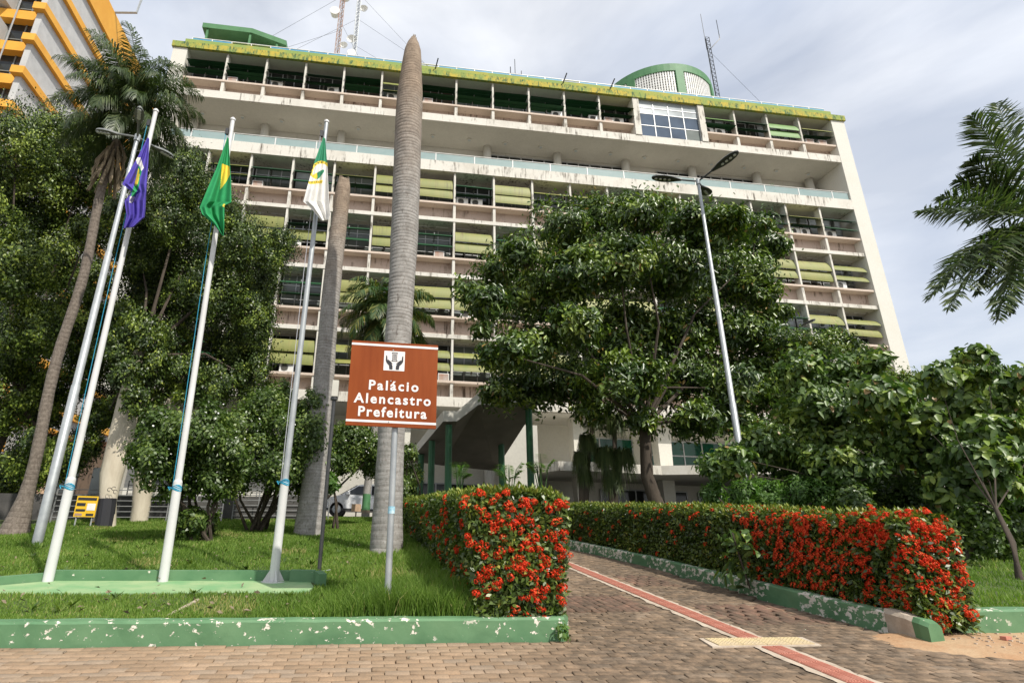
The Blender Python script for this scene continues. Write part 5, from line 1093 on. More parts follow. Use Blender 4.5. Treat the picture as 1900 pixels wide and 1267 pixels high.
limbs(rb, rb_, at(1560, 900, 13.0), BS, .07, 'bark', 26, every=1); crown('crown', rb, BS, 18000, .18, .10, 'leaf_broad', 27, clump=16, sig=.22, droop=.6, tone0=.42); crown('inner_crown', rb, deep_broad_two, 9000, .18, .10, 'leaf_broad', 627, clump=16, sig=.22, droop=.6, tone0=.42)
rc_ = gl(17.0, 19.5); rt_ = thing('fine_leaf_tree', 'dark fine leaved tree rising against the lower louvered bays', 'tree', rc_)
BT, deep_fine = layered([(1500, 650, 46), (1545, 640, 38), (1460, 640, 36), (1500, 720, 60), (1590, 700, 50), (1570, 650, 26), (1660, 715, 40), (1430, 720, 50), (1440, 800, 50)], 19.5, 1.2, 31, 0.85, 0.7, 1.5)
limbs(rt_, rc_, at(1500, 850, 19.5), BT, .18, 'bark', 32); crown('crown', rt_, BT, 17000, .15, .065, 'leaf_big', 33, clump=18, sig=.22, droop=.5, tone0=.5); crown('inner_crown', rt_, deep_fine, 9000, .15, .065, 'leaf_big', 633, clump=18, sig=.22, droop=.5, tone0=.5)
rd_ = gl(41, 33); rdt = thing('distant_tree', 'small dark rounded tree far off beside the end wall', 'tree', rd_)
BU = pxblobs([(1830, 715, 22), (1850, 705, 18), (1810, 708, 16), (1835, 735, 26)], 33, .6, 35); limbs(rdt, rd_, at(1835, 760, 33), BU, .2, 'bark', 36); crown('crown', rdt, BU, 6000, .2, .05, 'leaf_palm', 37, tone0=.2)

# ---- bushes between the poles and the railing
def bush(label, base, px, Y, n, seed, stems, L=.10, W=.055, matname='leaf_shrub', blossom=0, dy=.8, name='flowering_bush', tone0=.5):
    t = thing(name, label, 'bush', base); B = pxblobs(px, Y, dy, seed); q = random.Random(seed); b = MB(); base = np.array(base)
    for k in range(stems):
        c = B[q.randrange(len(B))][0]; s_ = base + [q.uniform(-.25, .25), q.uniform(-.2, .2), -.05]; m_ = s_ + (c - s_) * .5 + [q.uniform(-.25, .25), q.uniform(-.2, .2), .1]; b.tube([s_, m_, c], [.045, .03, .012], 6)
    b.build('stems', 'bark', t); crown('foliage', t, B, n, L, W, matname, seed + 1, clump=18, sig=.22, droop=.35, tone0=tone0)
    if blossom:
        rng = np.random.default_rng(seed + 2); P, Nn, T = crown_points(B, blossom, rng, 18, .2, (.85, 1.1)); V, F = leaf_quads(P, Nn, .05, .042, rng, 0); tag(link('blossoms', npmesh('blossoms', V, F, 'petal_white'), t), kind='stuff')
bush('white flowered bush with many thin stems behind the middle flagpole', gr(372, 1005, LAWN), [(310, 800, 42), (370, 800, 50), (290, 860, 38), (350, 860, 48), (410, 840, 45), (270, 830, 30), (400, 890, 36), (330, 900, 30)], 13.2, 26000, 41, 9, blossom=260)
bush('dense white flowered bush between the middle and white-flag poles', gr(480, 986, LAWN), [(450, 790, 45), (500, 760, 40), (540, 790, 42), (470, 850, 45), (530, 860, 45), (575, 800, 40), (560, 880, 36), (440, 880, 36), (600, 850, 30), (520, 725, 22), (580, 745, 24)], 16.0, 34000, 45, 12, blossom=220)
bush('rounded bush with white specks between the two grey palm stumps', gl(-1.9, 18.5), [(650, 820, 32), (680, 840, 32), (640, 855, 24), (692, 862, 20), (625, 820, 24), (665, 795, 24), (700, 835, 20)], 18.4, 16000, 49, 3, blossom=160)
bush('light green sapling bush beside the slimmer palm stump', gl(-1.0, 17.0), [(612, 885, 11), (606, 905, 9), (618, 898, 8)], 16.8, 500, 53, 2, .16, .08, 'leaf_fern', name='sapling')
bush('low dark bush at the foot of the stems near the middle pole', gr(375, 990, LAWN), [(355, 965, 22), (385, 968, 18), (335, 975, 14)], 13.9, 2500, 55, 4, .13, .07)
bush('leafy bush filling the gap beside the green columns', gl(1.5, 20.0), [(757, 840, 16), (762, 880, 20), (750, 910, 22), (768, 930, 20), (745, 870, 16)], 20.0, 7000, 57, 4)
bush('yellow flowered low shrub at the back of the shaded lawn', gl(11.0, 10.2), [(1800, 990, 36), (1840, 1000, 30), (1770, 1010, 32), (1820, 960, 30), (1870, 980, 30)], 10.3, 7000, 59, 6, .11, .06, name='garden_shrub')
bush('feathery green shrub showing above the long hedge near the lamp post', gl(8.3, 12.5), [(1420, 920, 26), (1470, 915, 30), (1330, 920, 22), (1520, 920, 28), (1380, 915, 22)], 12.6, 9000, 61, 6, .13, .04, 'leaf_fern', name='garden_shrub')
bush('dark garden shrub standing behind the thin leaning trunk', gl(13.2, 12.0), [(1700, 930, 40), (1760, 945, 36), (1640, 940, 36), (1860, 930, 44), (1580, 935, 36)], 12.0, 12000, 63, 6, .13, .06, name='garden_shrub', tone0=.3)
def weed(label, x, y, Y, h, n, seed):
    c0 = at(x, y, Y); t = thing('feathery_weed', label, 'weed', c0, 'weeds above the hedges'); q = random.Random(seed); s_ = MB(); V = []; F = []
    for k in range(n):
        a = q.uniform(0, 6.28); e = c0 + np.array([math.cos(a) * h * .5, math.sin(a) * h * .4, h * q.uniform(.45, 1.0)]); m_ = c0 + (e - c0) * .55 + [0, 0, h * .15]; s_.tube([c0 - [0, 0, .35], m_, e], [.008, .006, .002], 5)
        for j in range(14):
            u = .35 + .65 * j / 14; p = c0 + (e - c0) * u + [0, 0, h * .15 * math.sin(u * 3.14)]
            for sd in (-1, 1):
                d = np.array([-math.sin(a) * sd * .8 + math.cos(a) * .5, math.cos(a) * sd * .8 + math.sin(a) * .5, -.15 + q.uniform(-.1, .1)]); l = .13 * (1 - .5 * abs(u - .65)); w = np.cross(d, (0, 0, 1)) * .016; o = len(V); V += [p, p + d * l * .5 + w, p + d * l, p + d * l * .5 - w]; F.append((o, o + 1, o + 2, o + 3))
    s_.build('stalks', 'leaf_fern', t); tag(link('leaflets', npmesh('leaflets', np.array(V), np.array(F), 'leaf_fern', nr.uniform(0, 1, len(F))), t), kind='stuff')
weed('bright yellowish feathery weed growing out of the shorter hedge', 850, 900, 9.5, .40, 9, 1)
weed('pale feathery weed above the shorter hedge beside the dark green column', 945, 905, 8.6, .40, 9, 2)
weed('tall thin feathery weed over the near end of the shorter hedge', 1005, 895, 7.6, .38, 9, 3)

# ---- hedges
def hedge(label, edge, width, ztop, zbot, nleaf, seed, flare, name='flowering_hedge'):
    """edge(s) -> (x, y) of the path-side foot for s in 0..1; trimmed box with bulging sides"""
    t = thing(name, label, 'hedge', (*edge(0), zbot(0))); rng = np.random.default_rng(seed)
    S = np.linspace(0, 1, 40); V = []; inset = .09
    for s_ in S:
        x, y = edge(s_); zb = zbot(s_); zt_ = ztop(s_) - inset; V += [(x + inset, y + (inset if s_ == 0 else 0), zb), (x + inset - flare * .6, y + (inset if s_ == 0 else 0), zt_), (x + width - inset + flare * .6, y + (inset if s_ == 0 else 0), zt_), (x + width - inset, y + (inset if s_ == 0 else 0), zb)]
    n = len(S); b = MB(); b.add(V, [(i * 4 + k, i * 4 + (k + 1) % 4, (i + 1) * 4 + (k + 1) % 4, (i + 1) * 4 + k) for i in range(n - 1) for k in range(4)] + [(0, 1, 2, 3), ((n - 1) * 4 + 3, (n - 1) * 4 + 2, (n - 1) * 4 + 1, (n - 1) * 4)]); b.build('twig_core', 'hedge_core', t)
    return t, rng
def surf(edge, width, ztop, zbot, flare, kind, s_, u, bulge=.03):
    x, y = edge(s_); zb, zt_ = zbot(s_), ztop(s_)
    if kind == 'L': return np.array([x - flare * u - bulge * math.sin(math.pi * u), y, zb + (zt_ - zb) * u]), np.array([-1., 0, .1])
    if kind == 'R': return np.array([x + width + flare * u + bulge * math.sin(math.pi * u), y, zb + (zt_ - zb) * u]), np.array([1., 0, .1])
    if kind == 'T': return np.array([x - flare + (width + 2 * flare) * u, y, zt_ + .03 * math.sin(math.pi * u) + .012 * math.sin(y * 9 + u * 5) + .015 * math.sin(y * 3.3)]), np.array([0, 0, 1.])
    x, y = edge(0); zb, zt_ = zbot(0), ztop(0); v = s_; return np.array([x + width * u + flare * v * (2 * u - 1), y - bulge * math.sin(math.pi * v) * math.sin(math.pi * u) - .02, zb + (zt_ - zb) * v]), np.array([0, -1., .1])
def hedge_cover(t, edge, width, ztop, zbot, flare, counts, seed, L=.075, W=.034):
    rng = np.random.default_rng(seed); P = []; Nn = []
    for kind, n, pw in counts:
        for k in range(n):
            s_ = rng.random() ** pw if kind != 'F' else rng.random(); p, d = surf(edge, width, ztop, zbot, flare, kind, s_, rng.random() if kind != 'F' else rng.uniform(-.09, 1.09)); P.append(p - d * abs(rng.normal(0, .045)) + d * rng.uniform(0, .035) + (rng.normal(0, .02, 3))); Nn.append(d)
    P = np.array(P); Nn = unit(np.array(Nn) + np.array([0, 0, .35]) + rng.normal(0, .6, (len(P), 3)))
    V, F = leaf_quads(P, Nn, L, W, rng, -.35); tone = .42 + .22 * np.sin(P[:, 0] * 5 + P[:, 1] * 3.1) * np.sin(P[:, 2] * 6 + P[:, 1] * 2); tag(link('leaves', npmesh('leaves', V, F, 'leaf_hedge', np.clip(tone + rng.normal(0, .22, len(P)), 0, 1)), t), kind='stuff')
def flower_mesh(seed):
    """domed ixora head: many small four-petalled blooms"""
    rng = np.random.default_rng(seed); n = 46; P = unit(rng.normal(size=(n, 3))); P[:, 1] = -abs(P[:, 1]) + .15; P = P * np.array([.052, .042, .046]) * rng.uniform(.82, 1.05, (n, 1)); V = []; F = []; T = []; age = rng.uniform(-.2, .2)
    for p in P:
        nn = unit(p / np.array([.052, .042, .046]) + rng.normal(0, .18, 3)); a = unit(np.cross(nn, rng.normal(size=3))); c = np.cross(nn, a); tt = np.clip(.5 + age + rng.normal(0, .22), 0, 1)
        for q in range(2):
            e, f_ = (a, c) if q == 0 else (c, a); o = len(V); V += [p - e * .0125 - nn * .003, p + f_ * .0052 + nn * .002, p + e * .0125 - nn * .003, p - f_ * .0052 + nn * .002]; F.append((o, o + 1, o + 2, o + 3)); T.append(tt)
    return npmesh('flower_cluster', np.array(V), np.array(F), 'petal', np.array(T))
FLW = [flower_mesh(100 + k) for k in range(6)]
def flowers(t, edge, width, ztop, zbot, flare, picks, seed, limit=300):
    q = random.Random(seed); items = []
    for kind, n, dens in picks:
        k = 0; tries = 0
        while k < n and tries < n * 60:
            tries += 1; s_, u = q.random(), q.random()
            if q.random() > dens(s_, u): continue
            if kind == 'F': u = -.08 + 1.16 * u
            p, d = surf(edge, width, ztop, zbot, flare, kind, s_, u); g = q.choice((1, 1, 1, 2, 3))
            for _ in range(g):
                if k >= n: break
                p2 = p + d * .035 + np.array([q.gauss(0, .045) if kind != 'L' else 0, q.gauss(0, .05) if kind != 'F' else 0, q.gauss(0, .035)]) * (g > 1); items.append((p2, d, q.uniform(.55, 1.12))); k += 1
    items.sort(key=lambda it: np.linalg.norm(it[0] - CAM)); rest = []
    for i, (p, d, s_) in enumerate(items):
        az = math.atan2(d[0], -d[1]) if abs(d[2]) < .7 else q.uniform(-.5, .5); rx = -.55 if abs(d[2]) < .7 else -1.1
        if i < limit:
            o = link('flower_cluster', FLW[i % 6], t, tuple(p), (rx + q.uniform(-.3, .3), 0, az + q.uniform(-.4, .4))); o.scale = (s_,) * 3
        else: rest.append((p, s_, rx, az))
    if rest:
        VV, FF, TT = [], [], []; src = FLW[0]; v0 = np.zeros(len(src.vertices) * 3); src.vertices.foreach_get('co', v0); v0 = v0.reshape(-1, 3); nq = len(v0) // 4
        for i, (p, s_, rx, az) in enumerate(rest):
            Rm = np.array((Matrix.Rotation(az + q.uniform(-.4, .4), 3, 'Z') @ Matrix.Rotation(rx, 3, 'X'))); VV.append(v0 @ Rm.T * s_ + p); FF.append(np.arange(4 * nq).reshape(nq, 4) + i * 4 * nq); TT.append(nr.uniform(0, 1, nq))
        tag(link('far_flowers', npmesh('far_flowers', np.concatenate(VV), np.concatenate(FF), 'petal', np.concatenate(TT)), t), kind='stuff')
def sprouts(t, args, n, seed, pw, skip=0.0):
    rng = np.random.default_rng(seed); V = []; F = []
    for k in range(n):
        ss = rng.random() ** pw
        if ss < skip and rng.random() < .75: continue
        p, d = surf(*args, 'T', ss, rng.random()); h = rng.uniform(.03, .12); a0 = rng.uniform(0, 6.28)
        for j in range(5):
            a = a0 + j * 2.4; c = p + [0, 0, h * (.2 + .16 * j)]; d2 = np.array([math.cos(a) * .5, math.sin(a) * .5, .75]); w = np.array([-math.sin(a), math.cos(a), 0]) * .014; o = len(V); V += [c, c + d2 * .035 + w, c + d2 * .075, c + d2 * .035 - w]; F.append((o, o + 1, o + 2, o + 3))
    tag(link('sprouts', npmesh('sprouts', np.array(V), np.array(F), 'leaf_hedge', np.clip(rng.normal(.78, .12, len(F)), 0, 1)), t), kind='stuff')
# shorter hedge on the lawn side of the path
e1 = lambda s_: (1.22 - .15 * s_, 6.12 + 11.0 * s_); zb1 = lambda s_: float(gz(*e1(s_))) + LAWN; zt1 = lambda s_: 1.90 + (2.58 - 1.90) * s_
h1, _ = hedge('shorter trimmed hedge with red flowers at its end beside the lawn', e1, .70, zt1, zb1, 0, 1, .12)
h1_args = (e1, .70, zt1, zb1, .12)
hedge_cover(h1, *h1_args, (('F', 6500, 1), ('L', 17000, 1.7), ('T', 9000, 1.5), ('R', 5000, 1.7)), 71)
flowers(h1, *h1_args, (('F', 175, lambda s_, u: (.25 + .75 * s_ ** 1.3) * (.4 + .6 * (math.sin(u * 9 + s_ * 4) > -.3))), ('L', 95, lambda s_, u: (1 - s_) ** 2.2 * (.15 + .85 * math.exp(-((u - .62) / .3) ** 2))), ('R', 40, lambda s_, u: (1 - s_) ** 3 * (.2 + .8 * u)), ('T', 14, lambda s_, u: (1 - s_) ** 9)), 73, 300)
sprouts(h1, h1_args, 1500, 81, 1.4)
# long hedge on the other side
_cx = [5.86, 5.76, 5.66, 5.52, 5.10, 4.55]; _cy = [5.95, 7.2, 9.2, 11.6, 14.2, 17.0]
e2 = lambda s_: (float(np.interp(5.95 + s_ * 11.0, _cy, _cx)) + .02, 5.95 + s_ * 11.0); zb2 = lambda s_: float(gz(*e2(s_))) + .10; zt2 = lambda s_: float(np.interp(e2(s_)[1], [5.9, 9.9, 14.5, 17], [1.78, 2.10, 2.40, 2.55]))
h2, _ = hedge('long trimmed hedge covered in red flowers on the worn-curb side of the path', e2, .50, zt2, zb2, 0, 2, .08)
h2_args = (e2, .50, zt2, zb2, .08)
hedge_cover(h2, *h2_args, (('F', 5000, 1), ('L', 26000, 1.6), ('T', 9000, 1.6), ('R', 3000, 2)), 75)
flowers(h2, *h2_args, (('L', 520, lambda s_, u: (1.0 if s_ < .16 else .5 if s_ < .22 else .07 * (1.2 - s_)) * (.35 + .65 * u)), ('F', 150, lambda s_, u: .3 + .7 * s_), ('T', 150, lambda s_, u: (1 - s_) ** 6 * (1.1 - u)), ('R', 30, lambda s_, u: (1 - s_) ** 6)), 77, 300)
sprouts(h2, h2_args, 1300, 82, 1.4, .15)
# broad leaved sapling pushing through the hedge
q0 = np.array([5.32, 8.15, float(gz(5.3, 8.15)) + .1]); t = thing('seedling', 'broad leaved seedling pushing out of the long hedge foot', 'plant', q0); b = MB(); b.tube([q0 + [.1, 0, 0], q0 + [0, -.02, .4], q0 + [-.05, 0, .75]], .012, 6); part('stem', b, 'bark', t); crown('foliage', t, [(q0 + [-.02, 0, .35], np.array([.16, .28, .3])), (q0 + [0, 0, .7], np.array([.14, .25, .12]))], 70, .19, .085, 'leaf_broad', 79, clump=10, tone0=.35)
b = MB(); q0 = at(1040, 1182, 5.92); t = thing('curb_weed', 'tiny yellow green weed at the corner of the flagpole lawn curb', 'weed', q0); crown('foliage', t, [(q0 + [0.02, 0, .06], np.array([.05, .05, .06]))], 60, .06, .03, 'leaf_fern', 80, tone0=.9); b.tube([q0 + [.02, 0, -.03], q0 + [.02, 0, .08]], .004, 4); part('stem', b, 'leaf_fern', t)

# ---- palms
def frond(name, parent, org, az, el, length, droop, nl, ll, lw, matname, seed, hang=.5, rach=.018, plume=.35, path=None, flip=0.0):
    q = random.Random(seed); org = np.array(org); h = np.array([math.cos(az), math.sin(az), 0]); side = np.array([-math.sin(az), math.cos(az), 0]); pts = []; e = el; p = org.copy(); st_ = length / 16
    for k in range(17):
        pts.append(p.copy()); d = h * math.cos(e) + np.array([0, 0, math.sin(e)]); p = p + d * st_; e -= droop / 16 * (.5 + k / 16)
    pts = np.array(pts if path is None else path); V = []; F = []; T = []
    for k in range(nl):
        u = .16 + .84 * (k + q.random() * .6) / nl; f_ = u * 16; i = min(int(f_), 15); c = pts[i] + (pts[i + 1] - pts[i]) * (f_ - i); d = unit(pts[i + 1] - pts[i]); l = ll * (math.sin(math.pi * min(1, .12 + .86 * u)) ** .6) * q.uniform(.85, 1.1)
        upv = np.cross(side, d) * -1
        for sd in (-1, 1):
            a = unit(side * sd * q.uniform(.7, 1) + d * (.45 + .5 * u) + upv * q.uniform(-plume, plume) - np.array([0, 0, hang * .35])); m_ = c + a * l * .55; tip = m_ + unit(a - np.array([0, 0, hang * q.uniform(.7, 1.3)])) * l * .5; w = unit(np.cross(a, upv + .2 * side + flip * np.array([q.gauss(0, 1), q.gauss(0, 1), q.gauss(0, 1)]))) * lw; o = len(V)
            V += [c - w * .4, c + w * .4, m_ + w, m_ - w, tip + w * .1, tip - w * .1]; F += [(o, o + 1, o + 2, o + 3), (o + 3, o + 2, o + 4, o + 5)]; tt = q.random(); T += [tt, tt]
    nv = len(V); rb = MB(); rb.tube(pts, [rach * (1 - .85 * k / 16) for k in range(17)], 5); o = len(V); V = list(V) + [np.array(v) for v in rb.v]
    Fr = [tuple(j + o for j in f_) for f_ in rb.f if len(f_) == 4]; F += Fr; T += [.8] * len(Fr)
    return link(name, npmesh(name, np.array(V), np.array(F), matname, np.array(T)), parent)
# tall queen palm
qb = gr(25, 992, LAWN); qt = at(216, 262, qb[1]); qp = thing('queen_palm', 'tall slender palm with drooping feathery crown beside the fig trees', 'palm', qb)
b = MB(); NP = 26; pts = [qb + (qt - qb) * (k / NP) + np.array([.06 * math.sin(k * .5), 0, 0]) for k in range(NP + 1)]; b.tube([qb - [0, 0, .2]] + pts, [.44] + [(.32 if k == 0 else .22 if k == 1 else .165 if k == 2 else .135 - .03 * k / NP) * (1 + .06 * (k % 2)) for k in range(NP + 1)], 12); part('trunk', b, 'queen', qp, True)
b = MB()
for k in range(26):
    a = k * 2.4; r_ = .14; p = qt + np.array([r_ * math.cos(a), r_ * math.sin(a), -.1 - .03 * k]); b.tube([p, p + np.array([.22 * math.cos(a), .22 * math.sin(a), -.45 - .02 * k]), p + np.array([.2 * math.cos(a), .2 * math.sin(a), -.95])], [.035, .05, .01], 5)
part('dead_frond_skirt', b, 'thatch', qp); cq = qt + np.array([.12, 0, .75])
for k in range(48):
    u = k / 48; frond('frond', qp, cq + [0, 0, .9 * (1 - u)], k * 2.399, R(88 - 118 * u), 2.2 + .25 * math.sin(k), 1.35 + .8 * (1 - u), 92, .66, .012, 'leaf_palm', 200 + k, hang=1.7, plume=.6)
# queen palm close to the building, foot painted green
pb_ = at(678, 957, 24.0); pt_ = at(716, 600, 24.0); p3 = thing('queen_palm', 'shorter palm with yellowing drooping fronds behind the tall grey stump', 'palm', pb_)
b = MB(); b.tube([pb_ - [0, 0, .2], pb_ + [0, 0, .22]], [.17, .165], 12); part('trunk_foot', b, 'royal', p3, True); b = MB(); b.tube([pb_ + [0, 0, .22], pb_ + [0, 0, .85]], [.166, .16], 12); part('painted_band', b, 'greenpaint', p3, True); b = MB(); b.tube([pb_ + [0, 0, .85], (pb_ + pt_) / 2, pt_], [.158, .15, .15], 12); part('trunk', b, 'royal', p3, True)
for k in range(44):
    u = k / 44; frond('frond', p3, pt_ + [0, 0, .6 * (1 - u)], k * 2.399 + .5, R(80 - 135 * u), 2.75, 1.7 + .5 * (1 - u), 54, .75, .03, 'leaf_palm3', 300 + k, hang=1.1, plume=.4)
# palm standing outside the right edge, fronds reaching in
rb0 = at(1928, 412, 12.5); rg = thing('royal_palm', 'palm whose long stiff feather fronds reach across the sky', 'palm', gl(rb0[0], 12.5)); b = MB(); g0 = np.array(gl(rb0[0], 12.5)); b.tube([g0 - [0, 0, .2], (g0 + rb0) / 2, rb0 - [0, 0, 1.0]], [.24, .2, .17], 14); part('trunk', b, 'royal', rg, True); b = MB(); b.tube([rb0 - [0, 0, 1.05], rb0 - [0, 0, .4], rb0 + [0, 0, .2]], [.175, .2, .08], 12); part('crownshaft', b, 'greenpaint', rg, True)
def frond_to(name, parent, a, tip, lift, nl, ll, lw, matname, seed):
    """stiff frond from the crown to a known tip, arching by lift"""
    a = np.array(a); tip = np.array(tip); c = (a + tip) / 2 + np.array([0, 0, lift]); path = [(1 - t) ** 2 * a + 2 * t * (1 - t) * c + t * t * tip for t in np.linspace(0, 1, 17)]; d = tip - a
    return frond(name, parent, a, math.atan2(d[1], d[0]), 0, 1, 0, nl, ll, lw, matname, seed, hang=.35, plume=.75, rach=.026, path=path, flip=.9)
for k, (x, y, dY, lf) in enumerate(((1803, 214, -.3, .9), (1775, 335, .8, .5), (1706, 392, -.6, .5), (1722, 556, -.4, .9), (1735, 535, .5, .8), (1852, 596, -.7, .8), (1875, 580, .5, .7), (1850, 190, 1.0, .8), (1745, 365, .3, .5), (1800, 300, .2, .7), (1760, 575, -.8, .9), (1815, 545, .2, .8))):
    frond_to('frond', rg, rb0, at(x, y, 12.5 + dY), lf, 96, .80, .030, 'leaf_palm', 400 + k)
for k in range(9): frond('frond', rg, rb0, R(-75 + k * 19), R(10 + 45 * (k % 3) / 2), 3.0, 1.1, 46, .7, .024, 'leaf_palm', 420 + k, hang=.28, plume=.7, rach=.026)
# two decapitated royal palms
def stump(label, base, top, prof, seed):
    """bare royal palm: ring scars are grooves in the trunk, girth and axis wander a little, top torn"""
    t = thing('royal_palm_stump', label, 'palm stump', base); base = np.array(base); top = np.array(top); q = random.Random(seed); H = float(np.linalg.norm(top - base)); seg_ = 32
    def rad(s_): return float(np.interp(s_, [a for a, _ in prof], [c for _, c in prof]))
    zs = [0.0]; grooves = []
    while zs[-1] < H - .1:
        g = q.uniform(.10, .17) if zs[-1] < H * .35 else q.uniform(.06, .11); z_ = zs[-1] + g; zs += [z_ - .022, z_ - .008, z_]; grooves.append(len(zs) - 2)
    zs = [-.25] + zs + [H]; V = []; ph = [q.uniform(0, 6.28) for _ in range(4)]
    for k, z_ in enumerate(zs):
        s_ = min(1, max(0, z_ / H)); r_ = rad(s_) * (1 + .012 * math.sin(z_ * 1.9 + ph[0]) + .008 * math.sin(z_ * 4.7 + ph[1])); gr_ = (.992 if z_ < H * .35 else .984) if (k - 1) in grooves else 1.0
        c = base + (top - base) * (z_ / H) + np.array([.025 * math.sin(z_ * .7 + ph[2]), .02 * math.sin(z_ * .9 + ph[3]), 0]) * (1 if z_ > 0 else 0)
        for i_ in range(seg_):
            a = 2 * math.pi * i_ / seg_; w_ = .010 * math.sin(a * 2 + z_ * 3.1) + .006 * math.sin(a * 5 + z_ * 7.3); torn = (q.uniform(-.10, .06) if k == len(zs) - 1 else 0)
            V.append(c + np.array([math.cos(a) * r_ * gr_ * (1 + w_), math.sin(a) * r_ * gr_ * (1 + w_), .018 * math.sin(a + z_ * 2.3) + torn]))
    n = len(zs); b = MB(); b.add(V, [(k * seg_ + i_, k * seg_ + (i_ + 1) % seg_, (k + 1) * seg_ + (i_ + 1) % seg_, (k + 1) * seg_ + i_) for k in range(n - 1) for i_ in range(seg_)]); part('trunk', b, 'royal', t, True)
    b = MB(); rt = rad(1.0)
    for k in range(22):
        a = q.uniform(0, 6.28); rr = rt * q.uniform(.2, 1.0); p = top + np.array([math.cos(a) * rr, math.sin(a) * rr, -.06]); b.tube([p, p + [math.cos(a) * .02, math.sin(a) * .02, q.uniform(.05, .14)]], [.02, .005], 5)
    b.cyl((float(top[0]), float(top[1])), rt * .96, float(top[2]) - .25, float(top[2]) - .04, 16); part('torn_top', b, 'royal_top', t)
p1 = gr(717, 1026, LAWN); p1t = at(768, 71, p1[1])
stump('tall thick grey palm trunk without a crown rising behind the brown sign', p1, p1t, [(0, .315), (.06, .285), (.2, .27), (.38, .285), (.52, .31), (.66, .33), (.78, .335), (.86, .315), (.93, .262), (.965, .215), (.985, .15), (1, .06)], 1)
p2 = gr(572, 993, LAWN); p2t = at(637, 333, p2[1])
stump('shorter grey palm trunk with a broken flat top near the white-flag pole', p2, p2t, [(0, .37), (.05, .34), (.15, .31), (.35, .275), (.6, .255), (.8, .245), (.93, .235), (.97, .22), (1, .17)], 2)
# weeping screw-pine like plants under the big tree
def pony(label, x, yb, yt, Y, heads, seed):
    base = at(x, yb, Y); base[2] = float(gz(base[0], Y)) + LAWN; t = thing('ponytail_palm', label, 'plant', base); q = random.Random(seed); b = MB()
    for (hx, hy, hr) in heads: c = at(hx, hy, Y); b.tube([base + [q.uniform(-.1, .1), 0, -.05], (base + c) / 2 + [q.uniform(-.1, .1), 0, 0], c], [.13, .10, .07], 8)
    part('stems', b, 'bark', t); V = []; F = []; T = []
    for (hx, hy, hr) in heads:
        c = at(hx, hy, Y); r_ = hr * wpp(c)
        for k in range(800):
            a = q.uniform(0, 6.283); o_ = np.array([math.cos(a), math.sin(a), 0]); s_ = q.uniform(.5, 1.0) * r_; p0_ = c + o_ * .05; m_ = c + o_ * s_ * .6 + [0, 0, s_ * q.uniform(.2, .7)]; e_ = c + o_ * s_ * q.uniform(.8, 1.15) - [0, 0, s_ * q.uniform(.3, 2.0)]; w = np.array([-o_[1], o_[0], 0]) * .010; o = len(V); V += [p0_ - w, p0_ + w, m_ + w, m_ - w, e_ + w * .2, e_ - w * .2]; F += [(o, o + 1, o + 2, o + 3), (o + 3, o + 2, o + 4, o + 5)]; tt = q.random(); T += [tt, tt]
    tag(link('leaves', npmesh('leaves', np.array(V), np.array(F), 'leaf_pony', np.array(T)), t), kind='stuff')
pony('shaggy weeping plant with slim stems beside the recessed white wall', 1080, 940, 760, 20.5, ((1090, 820, 24), (1102, 770, 22), (1078, 850, 22), (1085, 880, 18)), 1)
pony('shaggy weeping plant with thick stems next to the dark tree trunk', 1135, 940, 760, 20.0, ((1122, 845, 28), (1155, 850, 30), (1140, 780, 22), (1135, 885, 24)), 2)

# ---- lawn grass
def grass(name, parent_label, n, xr, yr, hgt, seed, mask, dens=None):
    rng = np.random.default_rng(seed); X = rng.uniform(*xr, n); Y = yr[0] + (yr[1] - yr[0]) * rng.random(n) ** 1.7; k = mask(X, Y); X, Y = X[k], Y[k]; n = len(X); Z = gz(X, Y) + LAWN - .005
    tuft = .7 + .6 * (np.sin(X * 2.3 + 1.7 * np.sin(Y * 1.9)) * np.sin(Y * 2.7 + X) * .5 + .5); h = hgt(X, Y) * rng.uniform(.6, 1.35, n) * tuft; a = rng.uniform(0, 6.283, n); w = .0035 + .0016 * rng.random(n) + .0006 * (Y - 6); ln = rng.uniform(.15, .75, n) * h
    d = np.stack([np.cos(a), np.sin(a), np.zeros(n)], 1); ra_ = rng.uniform(0, 6.283, n); s_ = np.stack([np.cos(ra_), np.sin(ra_), np.zeros(n)], 1) * w[:, None]; B = np.stack([X, Y, Z], 1); m_ = B + d * (ln * .35)[:, None] + np.stack([0 * h, 0 * h, h * .6], 1); e = B + d * ln[:, None] + np.stack([0 * h, 0 * h, h], 1)
    V = np.stack([B - s_, B + s_, m_ + s_ * .8, m_ - s_ * .8, e], 1).reshape(-1, 3); i = np.arange(n) * 5; F = np.concatenate([np.stack([i, i + 1, i + 2], 1), np.stack([i, i + 2, i + 3], 1), np.stack([i + 3, i + 2, i + 4], 1)]); tone = np.clip(.42 + .16 * np.sin(X * 1.1 + 2 * np.sin(Y * .8)) + .12 * np.sin(X * 4.3 + Y * 2.1) * np.sin(Y * 3.7 - X) + rng.normal(0, .2, n), 0, 1); dry = (np.sin(X * 1.7 + 4) * np.sin(Y * 1.3 + X * .6) > .82); tone[(rng.random(n) < .02) | (dry & (rng.random(n) < .4))] = 1
    o = link(name, npmesh(name, V, F, 'grass', np.tile(tone, 3))); return tag(o, parent_label, 'grass', kind='stuff')
def lawn_mask(X, Y): return ~((X > -5.2) & (X < -.62) & (Y > 7.42) & (Y < 8.42)) & ~((X > 1.3) & (Y > 6)) & (Y > 6.12)
def lawn_h(X, Y):
    near_hedge = np.exp(-((X - 1.0) / .9) ** 2) * np.clip((14 - Y) / 8, 0, 1); sign_ = np.exp(-(((X - .3) ** 2 + (Y - 6.5) ** 2) / .6)); return .042 + .19 * near_hedge + .10 * sign_ + .03 * np.clip((Y - 8.4) / 3, 0, 1)
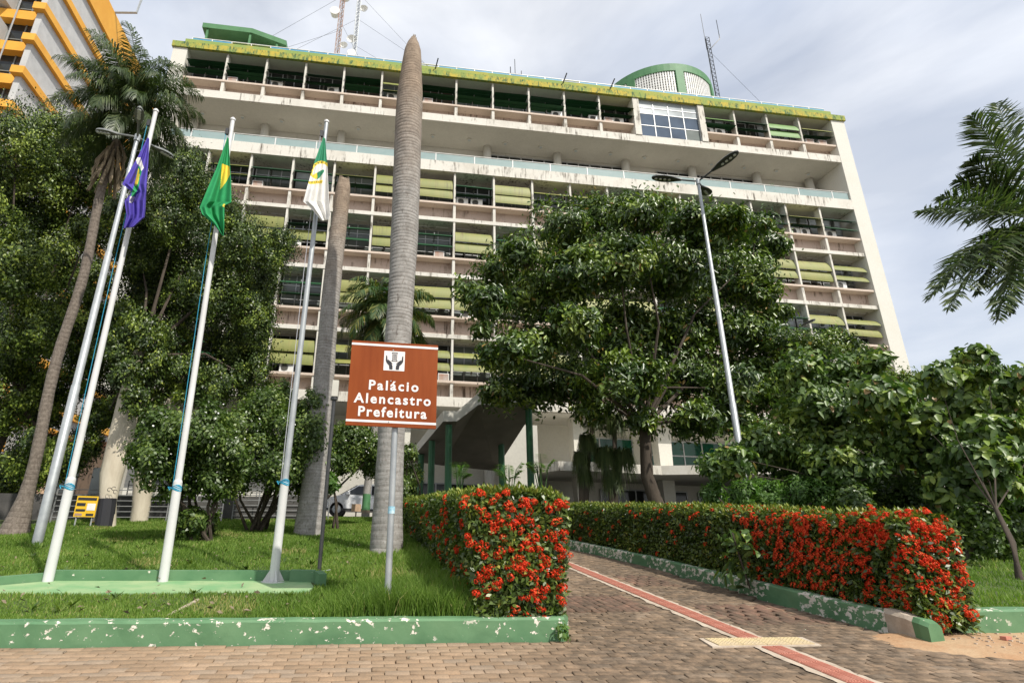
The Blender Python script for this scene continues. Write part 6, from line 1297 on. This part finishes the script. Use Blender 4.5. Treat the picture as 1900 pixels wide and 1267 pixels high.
grass('lawn_grass', 'bright green mown grass round the flag plinth', 230000, (-9, 1.5), (6.1, 24), lawn_h, 91, lawn_mask)
grass('side_grass', 'shaded grass behind the low green side curb', 50000, (6.6, 16), (6.22, 16), lambda X, Y: .06 + 0 * X, 92, lambda X, Y: X > 0)
q0 = at(1440, 372, F0 + .1); t = thing('ledge_weed', 'small green weed sprouting behind the frosted balcony glass', 'weed', (q0[0], F0 + .35, 26.14)); b = MB(); b.tube([(q0[0], F0 + .35, 26.1), (q0[0], F0 + .3, 27.0)], .02, 5); part('stem', b, 'bark', t); crown('foliage', t, [(np.array([q0[0], F0 + .3, 26.75]), np.array([.55, .2, .45]))], 90, .2, .06, 'leaf_fern', 97, tone0=.4)
rng = np.random.default_rng(15); n = 240; X = rng.uniform(-6, 1.2, n); Y = 6.2 + 9 * rng.random(n) ** 1.6; V, F = leaf_quads(np.stack([X, Y, gz(X, Y) + LAWN + .06], 1), np.tile([0, 0, 1.], (n, 1)) + rng.normal(0, .3, (n, 3)), .07, .035, rng, 0); tag(link('lawn_litter', npmesh('lawn_litter', V, F, 'thatch')), 'dry fallen leaves lying in the grass', 'leaves', kind='stuff')
V = []; F = []; T = []
for k in range(90):
    x, y = rng.uniform(-6, 1.0), 6.25 + 8 * rng.random() ** 1.5
    if -5.1 < x < -.55 and 7.35 < y < 8.5: continue
    z = float(gz(x, y)) + LAWN
    for j in range(9):
        a = rng.uniform(0, 6.28); l = rng.uniform(.06, .13); d = np.array([math.cos(a), math.sin(a), rng.uniform(.35, .9)]); w = np.array([-math.sin(a), math.cos(a), 0]) * l * .16; o = len(V); p = np.array([x, y, z + .02]); V += [p, p + d * l * .5 + w, p + d * l, p + d * l * .5 - w]; F.append((o, o + 1, o + 2, o + 3)); T.append(rng.random())
tag(link('lawn_weeds', npmesh('lawn_weeds', np.array(V), np.array(F), 'leaf_shrub', np.array(T))), 'low broad leaved weeds dotted through the lawn', 'weeds', kind='stuff')
# fallen leaves on the lawn, path and pavement
rng = np.random.default_rng(5); n = 260; X = rng.uniform(-5, 8, n); Y = rng.uniform(4.7, 11, n); ok = ~((X < 2.2) & (Y > 5.9)) & (X < 5.5); X, Y = X[ok], Y[ok]
V, F = leaf_quads(np.stack([X, Y, gz(X, Y) + .012], 1), np.tile([0, 0, 1.], (len(X), 1)) + rng.normal(0, .15, (len(X), 3)), .045, .02, rng, 0); tag(link('fallen_leaves', npmesh('fallen_leaves', V, F, 'thatch')), 'scattered dry leaves on the paving', 'leaves', kind='stuff')
